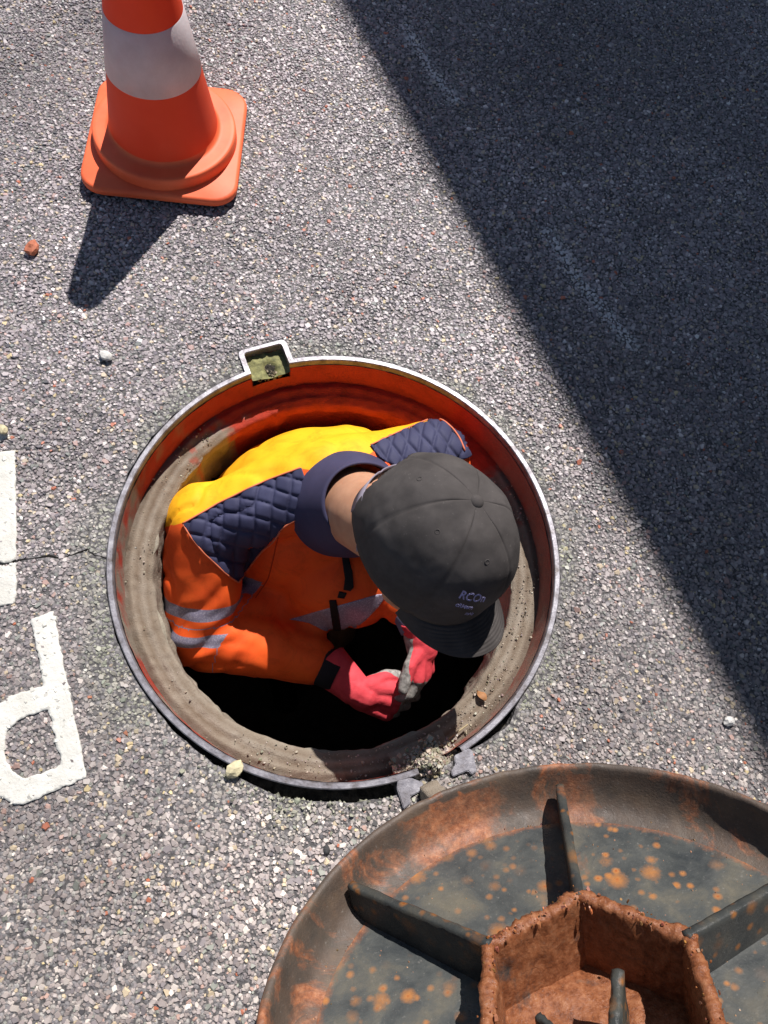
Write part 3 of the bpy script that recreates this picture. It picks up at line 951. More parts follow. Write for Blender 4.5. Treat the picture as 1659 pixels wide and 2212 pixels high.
# flakes of rust standing on the hub wall and lying about
k = 650
sd = rng.integers(0, 6, k); tt = rng.uniform(0, 1, k)
A_ = np.array(hubp)[sd] * HR; B_ = np.array(hubp)[(sd + 1) % 6] * HR
Pf = A_ + (B_ - A_) * tt[:, None] + rng.normal(0, .0050, (k, 2))
zf = np.where(rng.uniform(0, 1, k) < .8, rng.normal(-.0045, .0018, k), -.009)
rc = np.array([.34, .125, .052]) * rng.uniform(.35, 1.45, (k, 1)) + rng.normal(0, .015, (k, 3))
fk = chip_object('rust_flakes', chips(Pf, np.clip(rng.lognormal(math.log(.0026), .5, k), .0010, .008), zf, np.clip(rc, .015, .7), .7, 1.3), M_CHIP, cover)
fk['kind'] = 'stuff'
k = 800
aa_ = rng.uniform(0, 2 * np.pi, k); rr_ = np.where(rng.uniform(0, 1, k) < .7, rng.normal(.308, .007, k), rng.uniform(.13, .31, k))
Pf = np.stack([rr_ * np.cos(aa_), rr_ * np.sin(aa_)], 1)
zf = -DEP + .0006 + np.clip(rr_ - .306, 0, .012) * .55
rc = np.array([.36, .20, .11]) * rng.uniform(.4, 1.4, (k, 1)) + rng.normal(0, .015, (k, 3))
fk = chip_object('rust_crumbs', chips(Pf, np.clip(rng.lognormal(math.log(.0022), .45, k), .001, .006), zf, np.clip(rc, .015, .7), .7, 1.3), M_CHIP, cover)
fk['kind'] = 'stuff'
# hinge arm reaching from the rim down between the lugs of the frame
rough_bar('hinge_arm', (.036, -.332), (.040, -.398), -.050, -.012, -.055, -.030, .034, .028, M_SAND, cover, .0015, 60, 16)

# ================================================================== TRAFFIC CONE
KX, KY = -.228, 1.207
cone = thing('traffic_cone', 'orange traffic cone with a white band standing on the sunlit road', 'traffic cone', (KX, KY, 0))
cone.rotation_euler = (0, 0, math.radians(-4))
# foot plate: rounded square with cut corners
def rsq(h, c, n=6):
    out = []
    for q in range(4):
        a0 = math.pi / 2 * q
        cx_, cy_ = (h - c) * (1 if q in (0, 3) else -1), (h - c) * (1 if q in (0, 1) else -1)
        for i in range(n + 1):
            a = a0 + math.pi / 2 * i / n
            out.append((cx_ + c * math.cos(a), cy_ + c * math.sin(a)))
    return np.array(out)
rows = [(rsq(.1400, .042), .008), (rsq(.1425, .044), .011), (rsq(.1430, .044), .019), (rsq(.1415, .043), .0235), (rsq(.1370, .040), .0255), (rsq(.06, .03), .0262)]
V = np.vstack([np.c_[r, np.full(len(r), z)] for r, z in rows]); k = len(rows[0][0])
F = [(q * k + i, q * k + (i + 1) % k, (q + 1) * k + (i + 1) % k, (q + 1) * k + i) for q in range(len(rows) - 1) for i in range(k)]
obj('foot_plate', V, F, M_FOOT, cone, True)
V = np.vstack([np.c_[rsq(.132, .04), np.full(28, z)] for z in (.0005, .0105)])
F = [(i, (i + 1) % 28, 28 + (i + 1) % 28, 28 + i) for i in range(28)] + [tuple(range(28))]
obj('foot_pad', V, F, M_RUBBER, cone)
V, F = lathe([(.1325, .024), (.1322, .036), (.1315, .0465), (.1300, .0490), (.1275, .0500), (.122, .0503), (.108, .0508), (.1035, .0515), (.1005, .0535), (.0985, .0600)], 96)
obj('shoulder', V, F, M_FOOT, cone, True)
def cr(z): return .0985 - (z - .06) * .162
V, F = lathe([(cr(z), z) for z in (.060, .10, .14, .18, .22, .26, .30, .34, .38, .43, .465)] + [(cr(.465) - .001, .4685), (cr(.465) - .005, .470), (cr(.465) - .007, .465), (cr(.36) - .005, .36)], 96)
obj('body', V, F, M_CONE, cone, True)
for z0, z1 in ((.176, .281), (.365, .425)):
    V, F = lathe([(cr(z0) - .0004, z0 - .0005), (cr(z0) + .0012, z0 + .0006), (cr((z0 + z1) / 2) + .0012, (z0 + z1) / 2), (cr(z1) + .0012, z1 - .0006), (cr(z1) - .0004, z1 + .0005)], 96)
    obj('reflective_sleeve', V, F, M_BAND, cone, True)

# ================================================================== BUILDING whose eaves shade the road (beside the frame)
bd = np.array([.36, -.933]); bd /= np.linalg.norm(bd); bn = np.array([.933, .36]) / np.hypot(.933, .36)
BH = 4.6
sh_off = np.array([SUN.x, SUN.y]) / SUN.z * BH         # from shadow point to eave
e0 = np.array([.452, .755]) + sh_off                   # a point of the eave edge
brot = math.atan2(bd[1], bd[0])
build = thing('building', 'low rendered building standing beside the shaded side of the road', 'building', (*e0, 0))
build.rotation_euler = (0, 0, brot)
def bbox(name, x0, x1, y0, y1, z0, z1, mat, parent):
    V = [(x, y, z) for x in (x0, x1) for y in (y0, y1) for z in (z0, z1)]
    F = [(0, 1, 3, 2), (4, 6, 7, 5), (0, 4, 5, 1), (2, 3, 7, 6), (0, 2, 6, 4), (1, 5, 7, 3)]
    return obj(name, V, F, mat, parent)
M_REND = noisy_mat('pale_render', (.42, .39, .34), (.5, .47, .42), 8, .9, .3, .3, .002)
M_ROOF = noisy_mat('dark_roof_felt', (.03, .03, .032), (.05, .05, .052), 20, .9, .3)
M_GLASSB, _, _ = mat_new('dark_window_glass', .05, .5, color=(.03, .04, .05))
M_WFRAME = noisy_mat('white_window_frame', (.6, .6, .58), (.66, .66, .64), 20, .5, .4, 0)
# local x runs along the eave, local y away from the road
bbox('wall', -9, 9, .28, 6.0, -.01, BH - .12, M_REND, build)
bbox('roof', -9.3, 9.3, 0.0, 6.3, BH - .12, BH, M_ROOF, build)
for xc in (-6, -2.5, 1, 4.5):
    wdw = bbox('window', xc - .6, xc + .6, .262, .279, .95, 2.2, M_WFRAME, build)
    for k in (0, 1):
        bbox('pane', xc - .54 + .55 * k, xc - .02 + .55 * k, .256, .2615, 1.02, 2.13, M_GLASSB, wdw)

# ================================================================== WORKER
def nv3(a): a = np.array(a, float); return a / np.linalg.norm(a)
SHR = np.array([-.150, .470, -.105]); SHL = np.array([.257, .572, -.035])       # shoulder joints
SX = nv3(SHL - SHR); BF = nv3(np.cross([0, 0, 1], SX)) * -1                      # across, facing
SMID = (SHR + SHL) / 2
UPZ = np.array([0, 0, 1.0])
ELR = at(430, 1362, -.262); WRR = at(668, 1420, -.300)                 # right elbow, wrist
ELL = np.array([.335, .440, -.260]); WRL = at(872, 1300, -.235)
NECK0 = np.array([.096, .488, -.02]); 
HC = np.array([.1925, .3465, .1748])                                                         # middle of the cap's rim plane
HF = nv3((.6025, -.7914, -.1034)); HU = np.array([.3032, .1071, .9469]); HU = nv3(HU - HF * (HU @ HF)); HR_ = np.cross(HF, HU)
AXH = [HF, HR_, HU]
def hp(f_, r_, u_): return HC + HF * f_ + HR_ * r_ + HU * u_
BAX = [SX, BF, UPZ]

# ---- body: one continuous skin (head, neck, trunk, limbs under the clothes)
body_parts = [
    ellipsoid(hp(.004, 0, .006), AXH, (.096, .076, .096)),                      # skull
    ellipsoid(hp(.032, 0, -.060), AXH, (.062, .056, .072)),                      # face
    ellipsoid(hp(.060, 0, -.108), AXH, (.030, .034, .024)),                      # chin
    capsule(hp(.030, .045, -.085), hp(.058, .020, -.112), .018, .016),           # jaw
    capsule(hp(.030, -.045, -.085), hp(.058, -.020, -.112), .018, .016),
    capsule(hp(.088, 0, -.030), hp(.103, 0, -.060), .009, .013, 12),             # nose
    capsule(hp(.078, -.030, -.018), hp(.078, .030, -.018), .012, .012, 12),      # brow
    ellipsoid(hp(-.006, .072, -.030), AXH, (.018, .008, .026), 14, 10),          # ears
    ellipsoid(hp(-.006, -.072, -.030), AXH, (.019, .008, .032), 14, 10),
    capsule(NECK0 + [0, 0, -.02], hp(-.030, 0, -.045), .066, .060),              # neck
    ellipsoid(SMID + [0, .0, -.17], BAX, (.15, .095, .20)),
    ellipsoid(SMID + [0, .01, -.48], BAX, (.135, .095, .20)),
    capsule(SHR, ELR, .042, .036), capsule(ELR, WRR, .036, .026), capsule(WRR, at(725, 1452, -.29), .025, .028),
    capsule(SHL, ELL, .042, .036), capsule(ELL, WRL, .036, .026), capsule(WRL, at(900, 1360, -.23), .025, .028),
    capsule(SMID + [-.085, .01, -.6], SMID + [-.10, -.02, -1.0], .07, .05), capsule(SMID + [-.10, -.02, -1.0], SMID + [-.10, .01, -1.38], .05, .035),
    capsule(SMID + [.085, .01, -.6], SMID + [.10, -.03, -1.0], .07, .05), capsule(SMID + [.10, -.03, -1.0], SMID + [.10, .0, -1.38], .05, .035),
]
person = obj_me('person', voxel(body_parts, .0055, 5), M_SKIN, None, True)
tag(person, 'worker in orange and yellow jacket and dark cap bending inside the open manhole', 'person')
for s in (-1, 1):
    V, F = ellipsoid(hp(.076, .031 * s, -.036), AXH, (.012, .013, .011), 14, 10); obj('eye', V, F, M_EYE, person, True)
    V, F = ellipsoid(hp(.0852, .031 * s, -.036), AXH, (.0035, .006, .006), 12, 8); obj('iris', V, F, M_IRIS, person, True)
V, F = ellipsoid(hp(.089, 0, -.088), AXH, (.007, .024, .006), 16, 8); obj('lips', V, F, M_LIP, person, True)
# short hair low on the head, all round below the cap
V, F = ellipsoid(hp(0, 0, .002), AXH, (.104, .083, .100), 64, 40)
V = np.array(V); rel = (V - HC) @ np.stack([HF, HR_, HU], 1)
lowlim = -.030 - .048 * np.clip(-rel[:, 0] / .08, 0, 1) + .004 * fbm(V, 120, 2)
keep = (rel[:, 2] > lowlim) & (rel[:, 2] < .012) & (rel[:, 0] < .045)
V = V + nv3([0, 0, 1])[None, :] * 0 + (rel / np.linalg.norm(rel, axis=1)[:, None] @ np.stack([HF, HR_, HU])) * (.0016 * fbm(V, 330, 2))[:, None]
obj('hair', V, [q for q in F if all(keep[i] for i in q)], M_HAIR, person, True)

# ---- jacket: one continuous shell
jp = [
    ellipsoid(SMID + BF * .005 + [0, 0, -.185], BAX, (.185, .135, .205)),
    ellipsoid(SMID - BF * .040 - SX * .012 + [0, 0, -.120], BAX, (.195, .115, .165)),        # upper back
    ellipsoid(SMID - BF * .055 - SX * .095 + [0, 0, -.135], BAX, (.105, .085, .125)),
    ellipsoid(SMID + BF * .050 + SX * .01 + [0, 0, -.27], BAX, (.165, .125, .165)),   # chest and belly
    ellipsoid(SMID + BF * .108 + SX * .030 + [0, 0, -.195], BAX, (.130, .110, .130)),
    capsule(SMID + BF * .10 - SX * .05 + [0, 0, -.25], ELR + SX * .05 + [0, 0, -.02], .065, .055),
    ellipsoid(SMID + BF * .01 + [0, 0, -.52], BAX, (.165, .130, .17)),
    capsule(SHR + SX * .02 + [0, 0, -.004], SMID + [0, 0, .018], .064, .078),
    capsule(SHL - SX * .02 + [0, 0, -.004], SMID + [0, 0, .018], .064, .078),
    capsule(SHR + SX * .015 + [0, 0, -.01], ELR, .076, .066), capsule(ELR, WRR, .067, .055),
    capsule(SHL - SX * .01 + [0, 0, -.01], ELL, .070, .060), capsule(ELL, WRL, .060, .046),
]
jm = voxel(jp, .0058, 9)
P = get_co(jm); Nn = get_no(jm)
# cloth folds
dfold = .0048 * fbm(P * [1, 1, .6], 12, 3) + .0018 * vnoise(P, 34) - .0075 * np.exp(-(vnoise(P * [1, 1, .55] + 3.7, 15) / .10) ** 2) * np.clip(.5 + vnoise(P + 9, 6), 0, 1)
# elbow creases
for c, ax in ((ELR, nv3(WRR - SHR)), (ELL, nv3(WRL - SHL))):
    d = np.linalg.norm(P - c, axis=1)
    dfold = dfold + .006 * np.sin((P - c) @ ax * 150 + 3 * vnoise(P, 25)) * np.exp(-(d / .075) ** 2)
P = P + Nn * dfold[:, None]
# one soft roll of cloth across the upper back, below the seam
seam_px = [(340, 1142), (375, 1135), (400, 1128), (470, 1090), (555, 1049), (650, 1012), (700, 1020), (760, 1012), (806, 975), (840, 948), (880, 928), (938, 905), (960, 897)]
set_co(jm, P); jm.update()

def jacket_bvh(me):
    P_ = get_co(me); return BVHTree.FromPolygons([tuple(p) for p in P_], [tuple(q.vertices) for q in me.polygons])
bvh = jacket_bvh(jm)
def cast(px, py, tree=None):
    d = ray_dir(px, py); h = (tree or bvh).ray_cast(Vector(CAMP), Vector(d))
    return (np.array(h[0]), np.array(h[1])) if h[0] is not None else (None, None)
def cast_line(line, step=6, tree=None, off=0.0):
    out = []
    for px, py in resample(line, step, False):
        p, q = cast(px, py, tree)
        if p is not None: out.append(p + q * off)
    return out
# shoulder seam as a vertical curtain through the line: behind it the cloth is yellow
seam3 = np.array(cast_line(seam_px, 8))
P = get_co(jm)
sgn = np.full(len(P), -.05)
sx2 = nv3([SX[0], SX[1], 0])[:2]; sb2 = np.array([-sx2[1], sx2[0]])              # along the shoulders, to the back
us = seam3[:, :2] @ sx2; vsn = seam3[:, :2] @ sb2; o_ = np.argsort(us)
vb = np.interp(P[:, :2] @ sx2, us[o_], vsn[o_])
beh = P[:, :2] @ sb2 - vb
add_attr(jm, 'behind', np.where(P[:, 2] > -.75, beh, -.05))
# sleeve stripes: distance along the upper arm, two bands
def along(P, a, b): return (P - a) @ nv3(b - a)
tR = along(P, SHR, ELR); dR = np.linalg.norm(np.cross(P - SHR, nv3(ELR - SHR)), axis=1)
tL = along(P, SHL, ELL); dL = np.linalg.norm(np.cross(P - SHL, nv3(ELL - SHL)), axis=1)
side = (P - SMID) @ SX
def two(t, t0, t1): return np.where(t < (t0 + t1) / 2 + .012, t - t0, t - t1)
st = np.full(len(P), -.05)
def segd(P, a, b):
    t = np.clip(((P - a) @ (b - a)) / ((b - a) @ (b - a)), 0, 1); return np.linalg.norm(P - a - t[:, None] * (b - a), axis=1)
lR = np.linalg.norm(ELR - SHR)
mR = (side < -.10) & (dR < .12) & (segd(P, SHR, ELR) < segd(P, ELR, WRR) + .012); st[mR] = two(tR, lR - .085, lR - .030)[mR]
mL = (side > .125) & (dL < .12); st[mL] = two(tL, .140, .197)[mL]
add_attr(jm, 'stripe', st)
jacket = obj_me('jacket', jm, M_JACKET, person, True)

# ---- panels sewn onto the jacket: draped on its surface
def drape(name, poly, mat, parent, step=4.0, off=.0012, relief=None, tree=None, edge=.0):
    v, f = tri_sheet(np.array(poly, float), step)
    pos = []; nor = []
    for px, py in v:
        p, q = cast(px, py, tree); pos.append(p); nor.append(q)
    okv = [p is not None for p in pos]
    dist = [np.linalg.norm(p - CAMP) if p is not None else 0 for p in pos]
    V = np.array([p if p is not None else (0, 0, 0) for p in pos]); Q = np.array([q if q is not None else (0, 0, 1) for q in nor])
    f = [q for q in f if all(okv[i] for i in q) and max(dist[i] for i in q) - min(dist[i] for i in q) < .03]
    # even out the normals a little
    h = np.full(len(V), off)
    if relief is not None: h = h + relief(V, v)
    top = V + Q * h[:, None]; low = V - Q * .003
    m = len(V); E_ = {}
    for q in f:
        for a, b in zip(q, q[1:] + q[:1]): E_[(a, b)] = 1
    F = list(f)
    for (a, b) in E_:
        if (b, a) not in E_: F.append((b, a, a + m, b + m))
    # keep the one connected piece
    par = list(range(2 * m))
    def find(i):
        while par[i] != i: par[i] = par[par[i]]; i = par[i]
        return i
    for q in F:
        for i in q[1:]: par[find(q[0])] = find(i)
    cnt_ = {}
    for q in F: cnt_[find(q[0])] = cnt_.get(find(q[0]), 0) + 1
    bestr = max(cnt_, key=cnt_.get); F = [q for q in F if find(q[0]) == bestr]
    used = sorted({i for q in F for i in q}); mp = {i: k for k, i in enumerate(used)}
    A = np.vstack([top, low])
    o = obj(name, A[used], [tuple(mp[i] for i in q) for q in F], mat, parent, True)
    return o
YR = [(397, 1131), (430, 1112), (470, 1090), (512, 1069), (555, 1049), (600, 1031), (652, 1012), (668, 1060), (660, 1110), (646, 1117), (618, 1132), (603, 1143), (597, 1153), (555, 1203), (525, 1242), (511, 1257), (485, 1238), (460, 1213), (441, 1193), (412, 1157)]
YL = [(800, 964), (838, 945), (880, 928), (935, 906), (955, 902), (980, 915), (1004, 940), (1014, 985), (950, 1010), (860, 1010), (820, 990)]
def quilt(e1, e2, cell, amp):
    e1 = np.array(e1); e2 = np.array(e2)
    def fn(V, px):
        u = px @ e1 / cell; w = px @ e2 / cell
        u = u + .06 * np.sin(w * 1.9); w = w + .06 * np.sin(u * 1.7)
        du = np.abs(u - np.round(u)); dw = np.abs(w - np.round(w))
        pad = (1 - np.exp(-(du / .10) ** 1.3)) * (1 - np.exp(-(dw / .10) ** 1.3))
        return amp * (pad - .4)
    return fn
yoke = drape('quilted_yoke', YR, M_NAVY, jacket, 2.6, .0022, quilt((.97, .10), (-.24, .97), 34.0, .0040))
yoke2 = drape('quilted_yoke', YL, M_NAVY, jacket, 2.6, .0022, quilt((.97, .24), (-.75, .66), 30.0, .0045))
def pipe(name, line, r, mat, parent, off=.001, step=6):
    pts = cast_line(line, step, None, off)
    if len(pts) < 3: return None
    pts = np.array(pts); sm = pts.copy()
    for _ in range(2): sm[1:-1] = sm[:-2] * .25 + sm[1:-1] * .5 + sm[2:] * .25
    V, F = tube(sm, r, 6); return obj(name, V, F, mat, parent, True)
pipe('piping', [(397, 1131), (470, 1090), (555, 1049), (650, 1012)], .0016, M_PIPE, jacket, .0042)
pipe('piping', [(397, 1131), (412, 1157), (441, 1193), (485, 1238), (511, 1258)], .0014, M_PIPE, jacket, .0036)
pipe('piping', [(511, 1258), (555, 1205), (598, 1155), (604, 1143)], .0016, M_PIPE, jacket, .0042)
pipe('piping', [(604, 1143), (618, 1132), (648, 1117)], .0014, M_PIPE, jacket, .0036)
pipe('piping', [(800, 964), (880, 928), (935, 906)], .0014, M_PIPE, jacket, .0036)
pipe('piping', [(936, 907), (956, 912), (976, 930), (990, 950), (1000, 975)], .0017, M_PIPE, jacket, .0044)
M_SEAM = fabric('orange_seam', (.55, .06, .012), 900, .8)
pipe('seam', [(600, 1160), (592, 1200), (580, 1250), (552, 1292)], .0011, M_SEAM, jacket, .0008)
# chest stripe and zip
drape('chest_stripe', [(625, 1338), (680, 1322), (716, 1312), (760, 1300), (815, 1284), (838, 1282), (815, 1312), (790, 1338), (765, 1358), (735, 1366), (700, 1362), (668, 1345)], M_SILVER, jacket, 4.0, .0014)
drape('zip', [(737, 1196), (752, 1198), (762, 1236), (764, 1268), (757, 1276), (742, 1273), (745, 1250), (742, 1225)], M_BLACK, jacket, 4.0, .003)
drape('zip', [(733, 1277), (749, 1281), (744, 1292), (729, 1290)], M_BLACK, jacket, 4.0, .0024)
drape('zip', [(712, 1296), (726, 1296), (733, 1330), (738, 1366), (738, 1396), (724, 1399), (722, 1365), (716, 1330)], M_BLACK, jacket, 4.0, .003)

# ---- stand-up collar round the neck
cb = np.array([.106, .478, -.026]); ct = cb + nv3([.20, -.36, .88]) * .085
cz = nv3(ct - cb); cxx = nv3(SX - cz * (SX @ cz)); cyy = np.cross(cz, cxx)
V = []; nC = 64
prof = [(.100, -.030), (.098, -.005), (.091, .018), (.083, .040), (.0755, .060), (.0710, .074), (.0685, .080), (.0655, .078), (.066, .06), (.072, .02), (.08, -.02)]
for i in range(nC):
    a = 2 * math.pi * i / nC
    for r, h in prof:
        fr = .012 * max(0, math.cos(a - math.pi / 2 * 3)) * 0
        wob = 1 + .018 * math.sin(3 * a + 8 * h / .08) 
        V.append(cb + cxx * r * 1.0 * wob * math.cos(a) + cyy * r * .95 * wob * math.sin(a) + cz * h)
k = len(prof)
F = [(i * k + q, ((i + 1) % nC) * k + q, ((i + 1) % nC) * k + q + 1, i * k + q + 1) for i in range(nC) for q in range(k - 1)]
obj('collar', V, F, M_COLLAR, jacket, True)

# ---- trousers and boots, deep in the shaft
tp = [ellipsoid(SMID + [0, .01, -.66], BAX, (.150, .112, .14))]
for s in (-1, 1):
    tp += [capsule(SMID + SX * .085 * s + [0, .01, -.66], SMID + SX * .10 * s + [0, -.03, -1.0], .088, .068), capsule(SMID + SX * .10 * s + [0, -.03, -1.0], SMID + SX * .10 * s + [0, .01, -1.30], .068, .058)]
obj_me('trousers', voxel(tp, .011, 4), M_TROUSER, person, True)
for s in (-1, 1):
    a = SMID + SX * .10 * s
    fz = -1.455
    bp = [capsule((a[0], a[1] + .01, -1.28), (a[0], a[1] + .01, fz + .05), .052, .048), capsule((a[0], a[1] + .02, fz + .038), (a[0] + BF[0] * .17, a[1] + BF[1] * .17, fz + .034), .042, .04)]
    obj_me('boot', voxel(bp, .009, 3), M_BOOT, person, True)

# ---- gloves: palm, five separate fingers, flared cuff
def hand_parts(w, d, back, side, curls, spread, thumb, L=1.0):
    """w wrist, d to the knuckles, back = back-of-hand normal, side = towards the thumb"""
    d = nv3(d); back = nv3(back - d * (np.dot(back, d))); side = nv3(np.cross(d, back)) * (1 if np.dot(np.cross(d, back), side) > 0 else -1)
    parts = []; tips = []
    base_w = (.033, .012, -.011, -.032); ln = ((.042, .027, .022), (.047, .030, .024), (.043, .028, .023), (.034, .021, .020)); fr = (.0092, .0095, .0091, .0083)
    for k in range(4):
        kn = w + d * (.088 - .006 * abs(k - 1)) * L + side * base_w[k] * L
        parts.append(capsule(w + side * base_w[k] * .55 * L + d * .005, kn, .0175, .0135, 12, 4))
        p = kn; ang_ = 0
        dirb = nv3(d + side * spread[k])
        for j in range(3):
            ang_ += curls[k][j]
            dd = dirb * math.cos(ang_) - back * math.sin(ang_)
            q = p + dd * ln[k][j] * L
            parts.append(capsule(p, q, fr[k] * (1.12 - .06 * j), fr[k] * (1.06 - .08 * j), 12, 4)); p = q
        tips.append(p)
    parts.append(capsule(w + d * .02 + side * .004, w + d * .06 + side * .004, .020, .018, 14, 4))
    t0 = w + d * .020 * L + side * .026 * L
    t1 = t0 + nv3(side * thumb[0] + d * thumb[1] - back * thumb[2]) * .040 * L
    t2 = t1 + nv3(side * thumb[3] + d * thumb[4] - back * thumb[5]) * .032 * L
    t3 = t2 + nv3(side * thumb[3] * .6 + d * thumb[4] - back * thumb[5]) * .024 * L
    parts += [capsule(t0, t1, .0165, .0135, 12, 4), capsule(t1, t2, .0130, .0118, 12, 4), capsule(t2, t3, .0118, .0102, 12, 4)]
    return parts, d, back, side
def glove(w, d, back, side, curls, spread, thumb, cuffdir, cr0, cr1, cl, grip_at, L=1.0):
    parts, d, back, side = hand_parts(w, d, back, side, curls, spread, thumb, L)
    # cuff: flared gauntlet
    cd = nv3(cuffdir)
    parts.append(capsule(w + d * .015, w + cd * .012, .029, .031, 16, 4))
    me = voxel(parts, .0024, 4)
    Pg = get_co(me); Ng = get_no(me)
    Pg = Pg + Ng * (.0010 * fbm(Pg, 60, 3))[:, None]; set_co(me, Pg)
    rel = Pg - w; al = rel @ d; bk = rel @ back
    g_ = np.maximum(-(bk + grip_at[0]) / .010, (al - grip_at[1]) / .02)
    g_ = g_ + .25 * fbm(Pg, 70, 2)
    add_attr(me, 'grip', np.clip(g_, -1, 1))
    gl = obj_me('glove', me, M_GLOVE, person, True)
    # sleeve of the glove
    x_ = nv3(np.cross(cd, back)); y_ = np.cross(cd, x_)
    V = []; rows_ = [(0, cr0), (.3, cr0 + (cr1 - cr0) * .25), (.7, cr0 + (cr1 - cr0) * .7), (1, cr1), (1.02, cr1 - .002), (.95, cr1 - .004), (.3, cr0 - .002)]
    for t, r in rows_:
        for i in range(32):
            a = 2 * math.pi * i / 32; rr_ = r * (1 + .03 * math.sin(3 * a + 4 * t))
            V.append(w + cd * cl * t + x_ * rr_ * math.cos(a) + y_ * rr_ * .86 * math.sin(a))
    F = [(q * 32 + i, q * 32 + (i + 1) % 32, (q + 1) * 32 + (i + 1) % 32, (q + 1) * 32 + i) for q in range(len(rows_) - 1) for i in range(32)]
    cu = obj('gauntlet', V, F, M_GLOVE, gl, True)
    add_attr(cu.data, 'grip', np.full(len(V), -1.0))
    return gl
# right hand (picture left), closed on the work
wr = at(772, 1496, -.282)
dr_ = nv3(at(850, 1518, -.290) - wr)
glove(wr, dr_, np.array([-.15, -.62, .75]), np.array([.1, .75, .6]),
      [(.55, .8, .5), (.6, .85, .6), (.65, .9, .6), (.75, .9, .6)], (.10, .02, -.07, -.18), (.55, .75, .45, .1, .9, .25),
      at(728, 1452, -.29) - wr, .031, .043, .078, (.010, .080), .88)
# left hand (picture right), pointing down the picture
wl = at(912, 1386, -.235)
dl_ = nv3(at(914, 1460, -.262) - wl)
glove(wl, dl_, np.array([.80, .05, .58]), np.array([-.5, .1, .85]),
      [(.45, .75, .5), (.5, .8, .55), (.55, .85, .55), (.65, .85, .6)], (.12, .02, -.08, -.20), (.75, .75, .3, .25, .95, .25),
      at(901, 1355, -.222) - wl, .028, .032, .045, (.004, .070), .78)
# inner cuffs that show between sleeve and glove
V, F = tube([at(655, 1416, -.302), at(690, 1432, -.296), at(735, 1458, -.288)], [.044, .041, .035], 28); obj('inner_cuff', V, F, M_DKCUFF, person, True)
V, F = tube([at(876, 1308, -.230), at(888, 1335, -.228), at(897, 1362, -.228)], [.034, .031, .028], 28); obj('inner_cuff', V, F, M_BLUECUFF, person, True)

# ---- cap: six-panel crown, button, brim, strap, stitched name
cap = bpy.data.objects.new('cap', None); COL.objects.link(cap); cap.parent = person
RL, RW, RH = .120, .097, .130
def crown(th, t):
    """th round from the front, t 0 rim .. 1 top"""
    e = math.pi / 2 * t
    s = max(0.0, math.cos(e)) ** .78; h = math.sin(e) ** .92
    # panel bulge and seam groove
    k = th / (math.pi / 3); fr = abs(k - round(k)) * 2           # 0 at a seam
    pb = 1 + .012 * min(1, fr * 1.3) - .010 * math.exp(-(fr / .035) ** 2)
    return s * RL * math.cos(th) * pb, s * RW * math.sin(th) * pb, h * RH * (1 - .02 * math.exp(-(fr / .05) ** 2) * t)
nt_, nh_ = 180, 40
def cap_pt(th, t, off=0.0):
    a, b, c = crown(th, t); l = math.sqrt((a / RL) ** 2 + (b / RW) ** 2 + (c / RH) ** 2) + 1e-9
    n_ = np.array([a / RL ** 2, b / RW ** 2, c / RH ** 2]); n_ = n_ / np.linalg.norm(n_)
    q = np.array([a, b, c]) + n_ * off
    w = hp(q[0] + .010, q[1], q[2] - .004 - .020 * (1 - min(1.0, t * 5)))
    return w
V = []; F = []; keepv = []
for j in range(nh_ + 1):
    for i in range(nt_):
        th = 2 * math.pi * i / nt_; t = j / nh_ * .9999
        V.append(cap_pt(th, t)); back_ = abs(math.atan2(math.sin(th - math.pi), math.cos(th - math.pi)))
        keepv.append(not (t * RH < math.sqrt(max(0, .046 ** 2 - (back_ * RW) ** 2))))
V = np.array(V); V = V + (.0010 * fbm(V, 40, 3) + .0030 * fbm(V, 13, 2))[:, None] * (V - HC) / np.linalg.norm(V - HC, axis=1)[:, None]
for j in range(nh_):
    for i in range(nt_):
        q = (j * nt_ + i, j * nt_ + (i + 1) % nt_, (j + 1) * nt_ + (i + 1) % nt_, (j + 1) * nt_ + i)
        if all(keepv[x] for x in q): F.append(q)
crn = obj('crown', V, F, M_CAP, cap, True)
so = crn.modifiers.new('t', 'SOLIDIFY'); so.thickness = .0022; so.offset = -1
# seams as raised tape, eyelets, button
for k in range(6):
    th = math.pi / 3 * k
    t0 = .40 if k == 3 else .02
    V, F = tube([cap_pt(th, t0 + (.985 - t0) * i / 24, .0006) + (.0010 * fbm(cap_pt(th, t0 + (.985 - t0) * i / 24)[None, :], 40, 3)[0] + .0030 * fbm(cap_pt(th, t0 + (.985 - t0) * i / 24)[None, :], 13, 2)[0]) * nv3(cap_pt(th, t0 + (.985 - t0) * i / 24) - HC) for i in range(25)], .0013, 6); obj('seam', V, F, M_CAP, crn, True)
    if k % 1 == 0:
        c = cap_pt(th + math.pi / 6, .62, .0004); n_ = nv3(cap_pt(th + math.pi / 6, .62, .01) - c)
        x_ = nv3(np.cross(n_, HF)); y_ = np.cross(n_, x_)
        ring = [c + (x_ * math.cos(a) + y_ * math.sin(a)) * .0030 for a in np.linspace(0, 2 * math.pi, 17)]
        V, F = tube(ring, .0009, 6, False); obj('eyelet', V, F, M_CAP, crn, True)
top = cap_pt(0, .9999)
V, F = ellipsoid(top + HU * .001, AXH, (.0105, .0105, .0085), 20, 12); obj('button', V, F, M_CAP, cap, True)
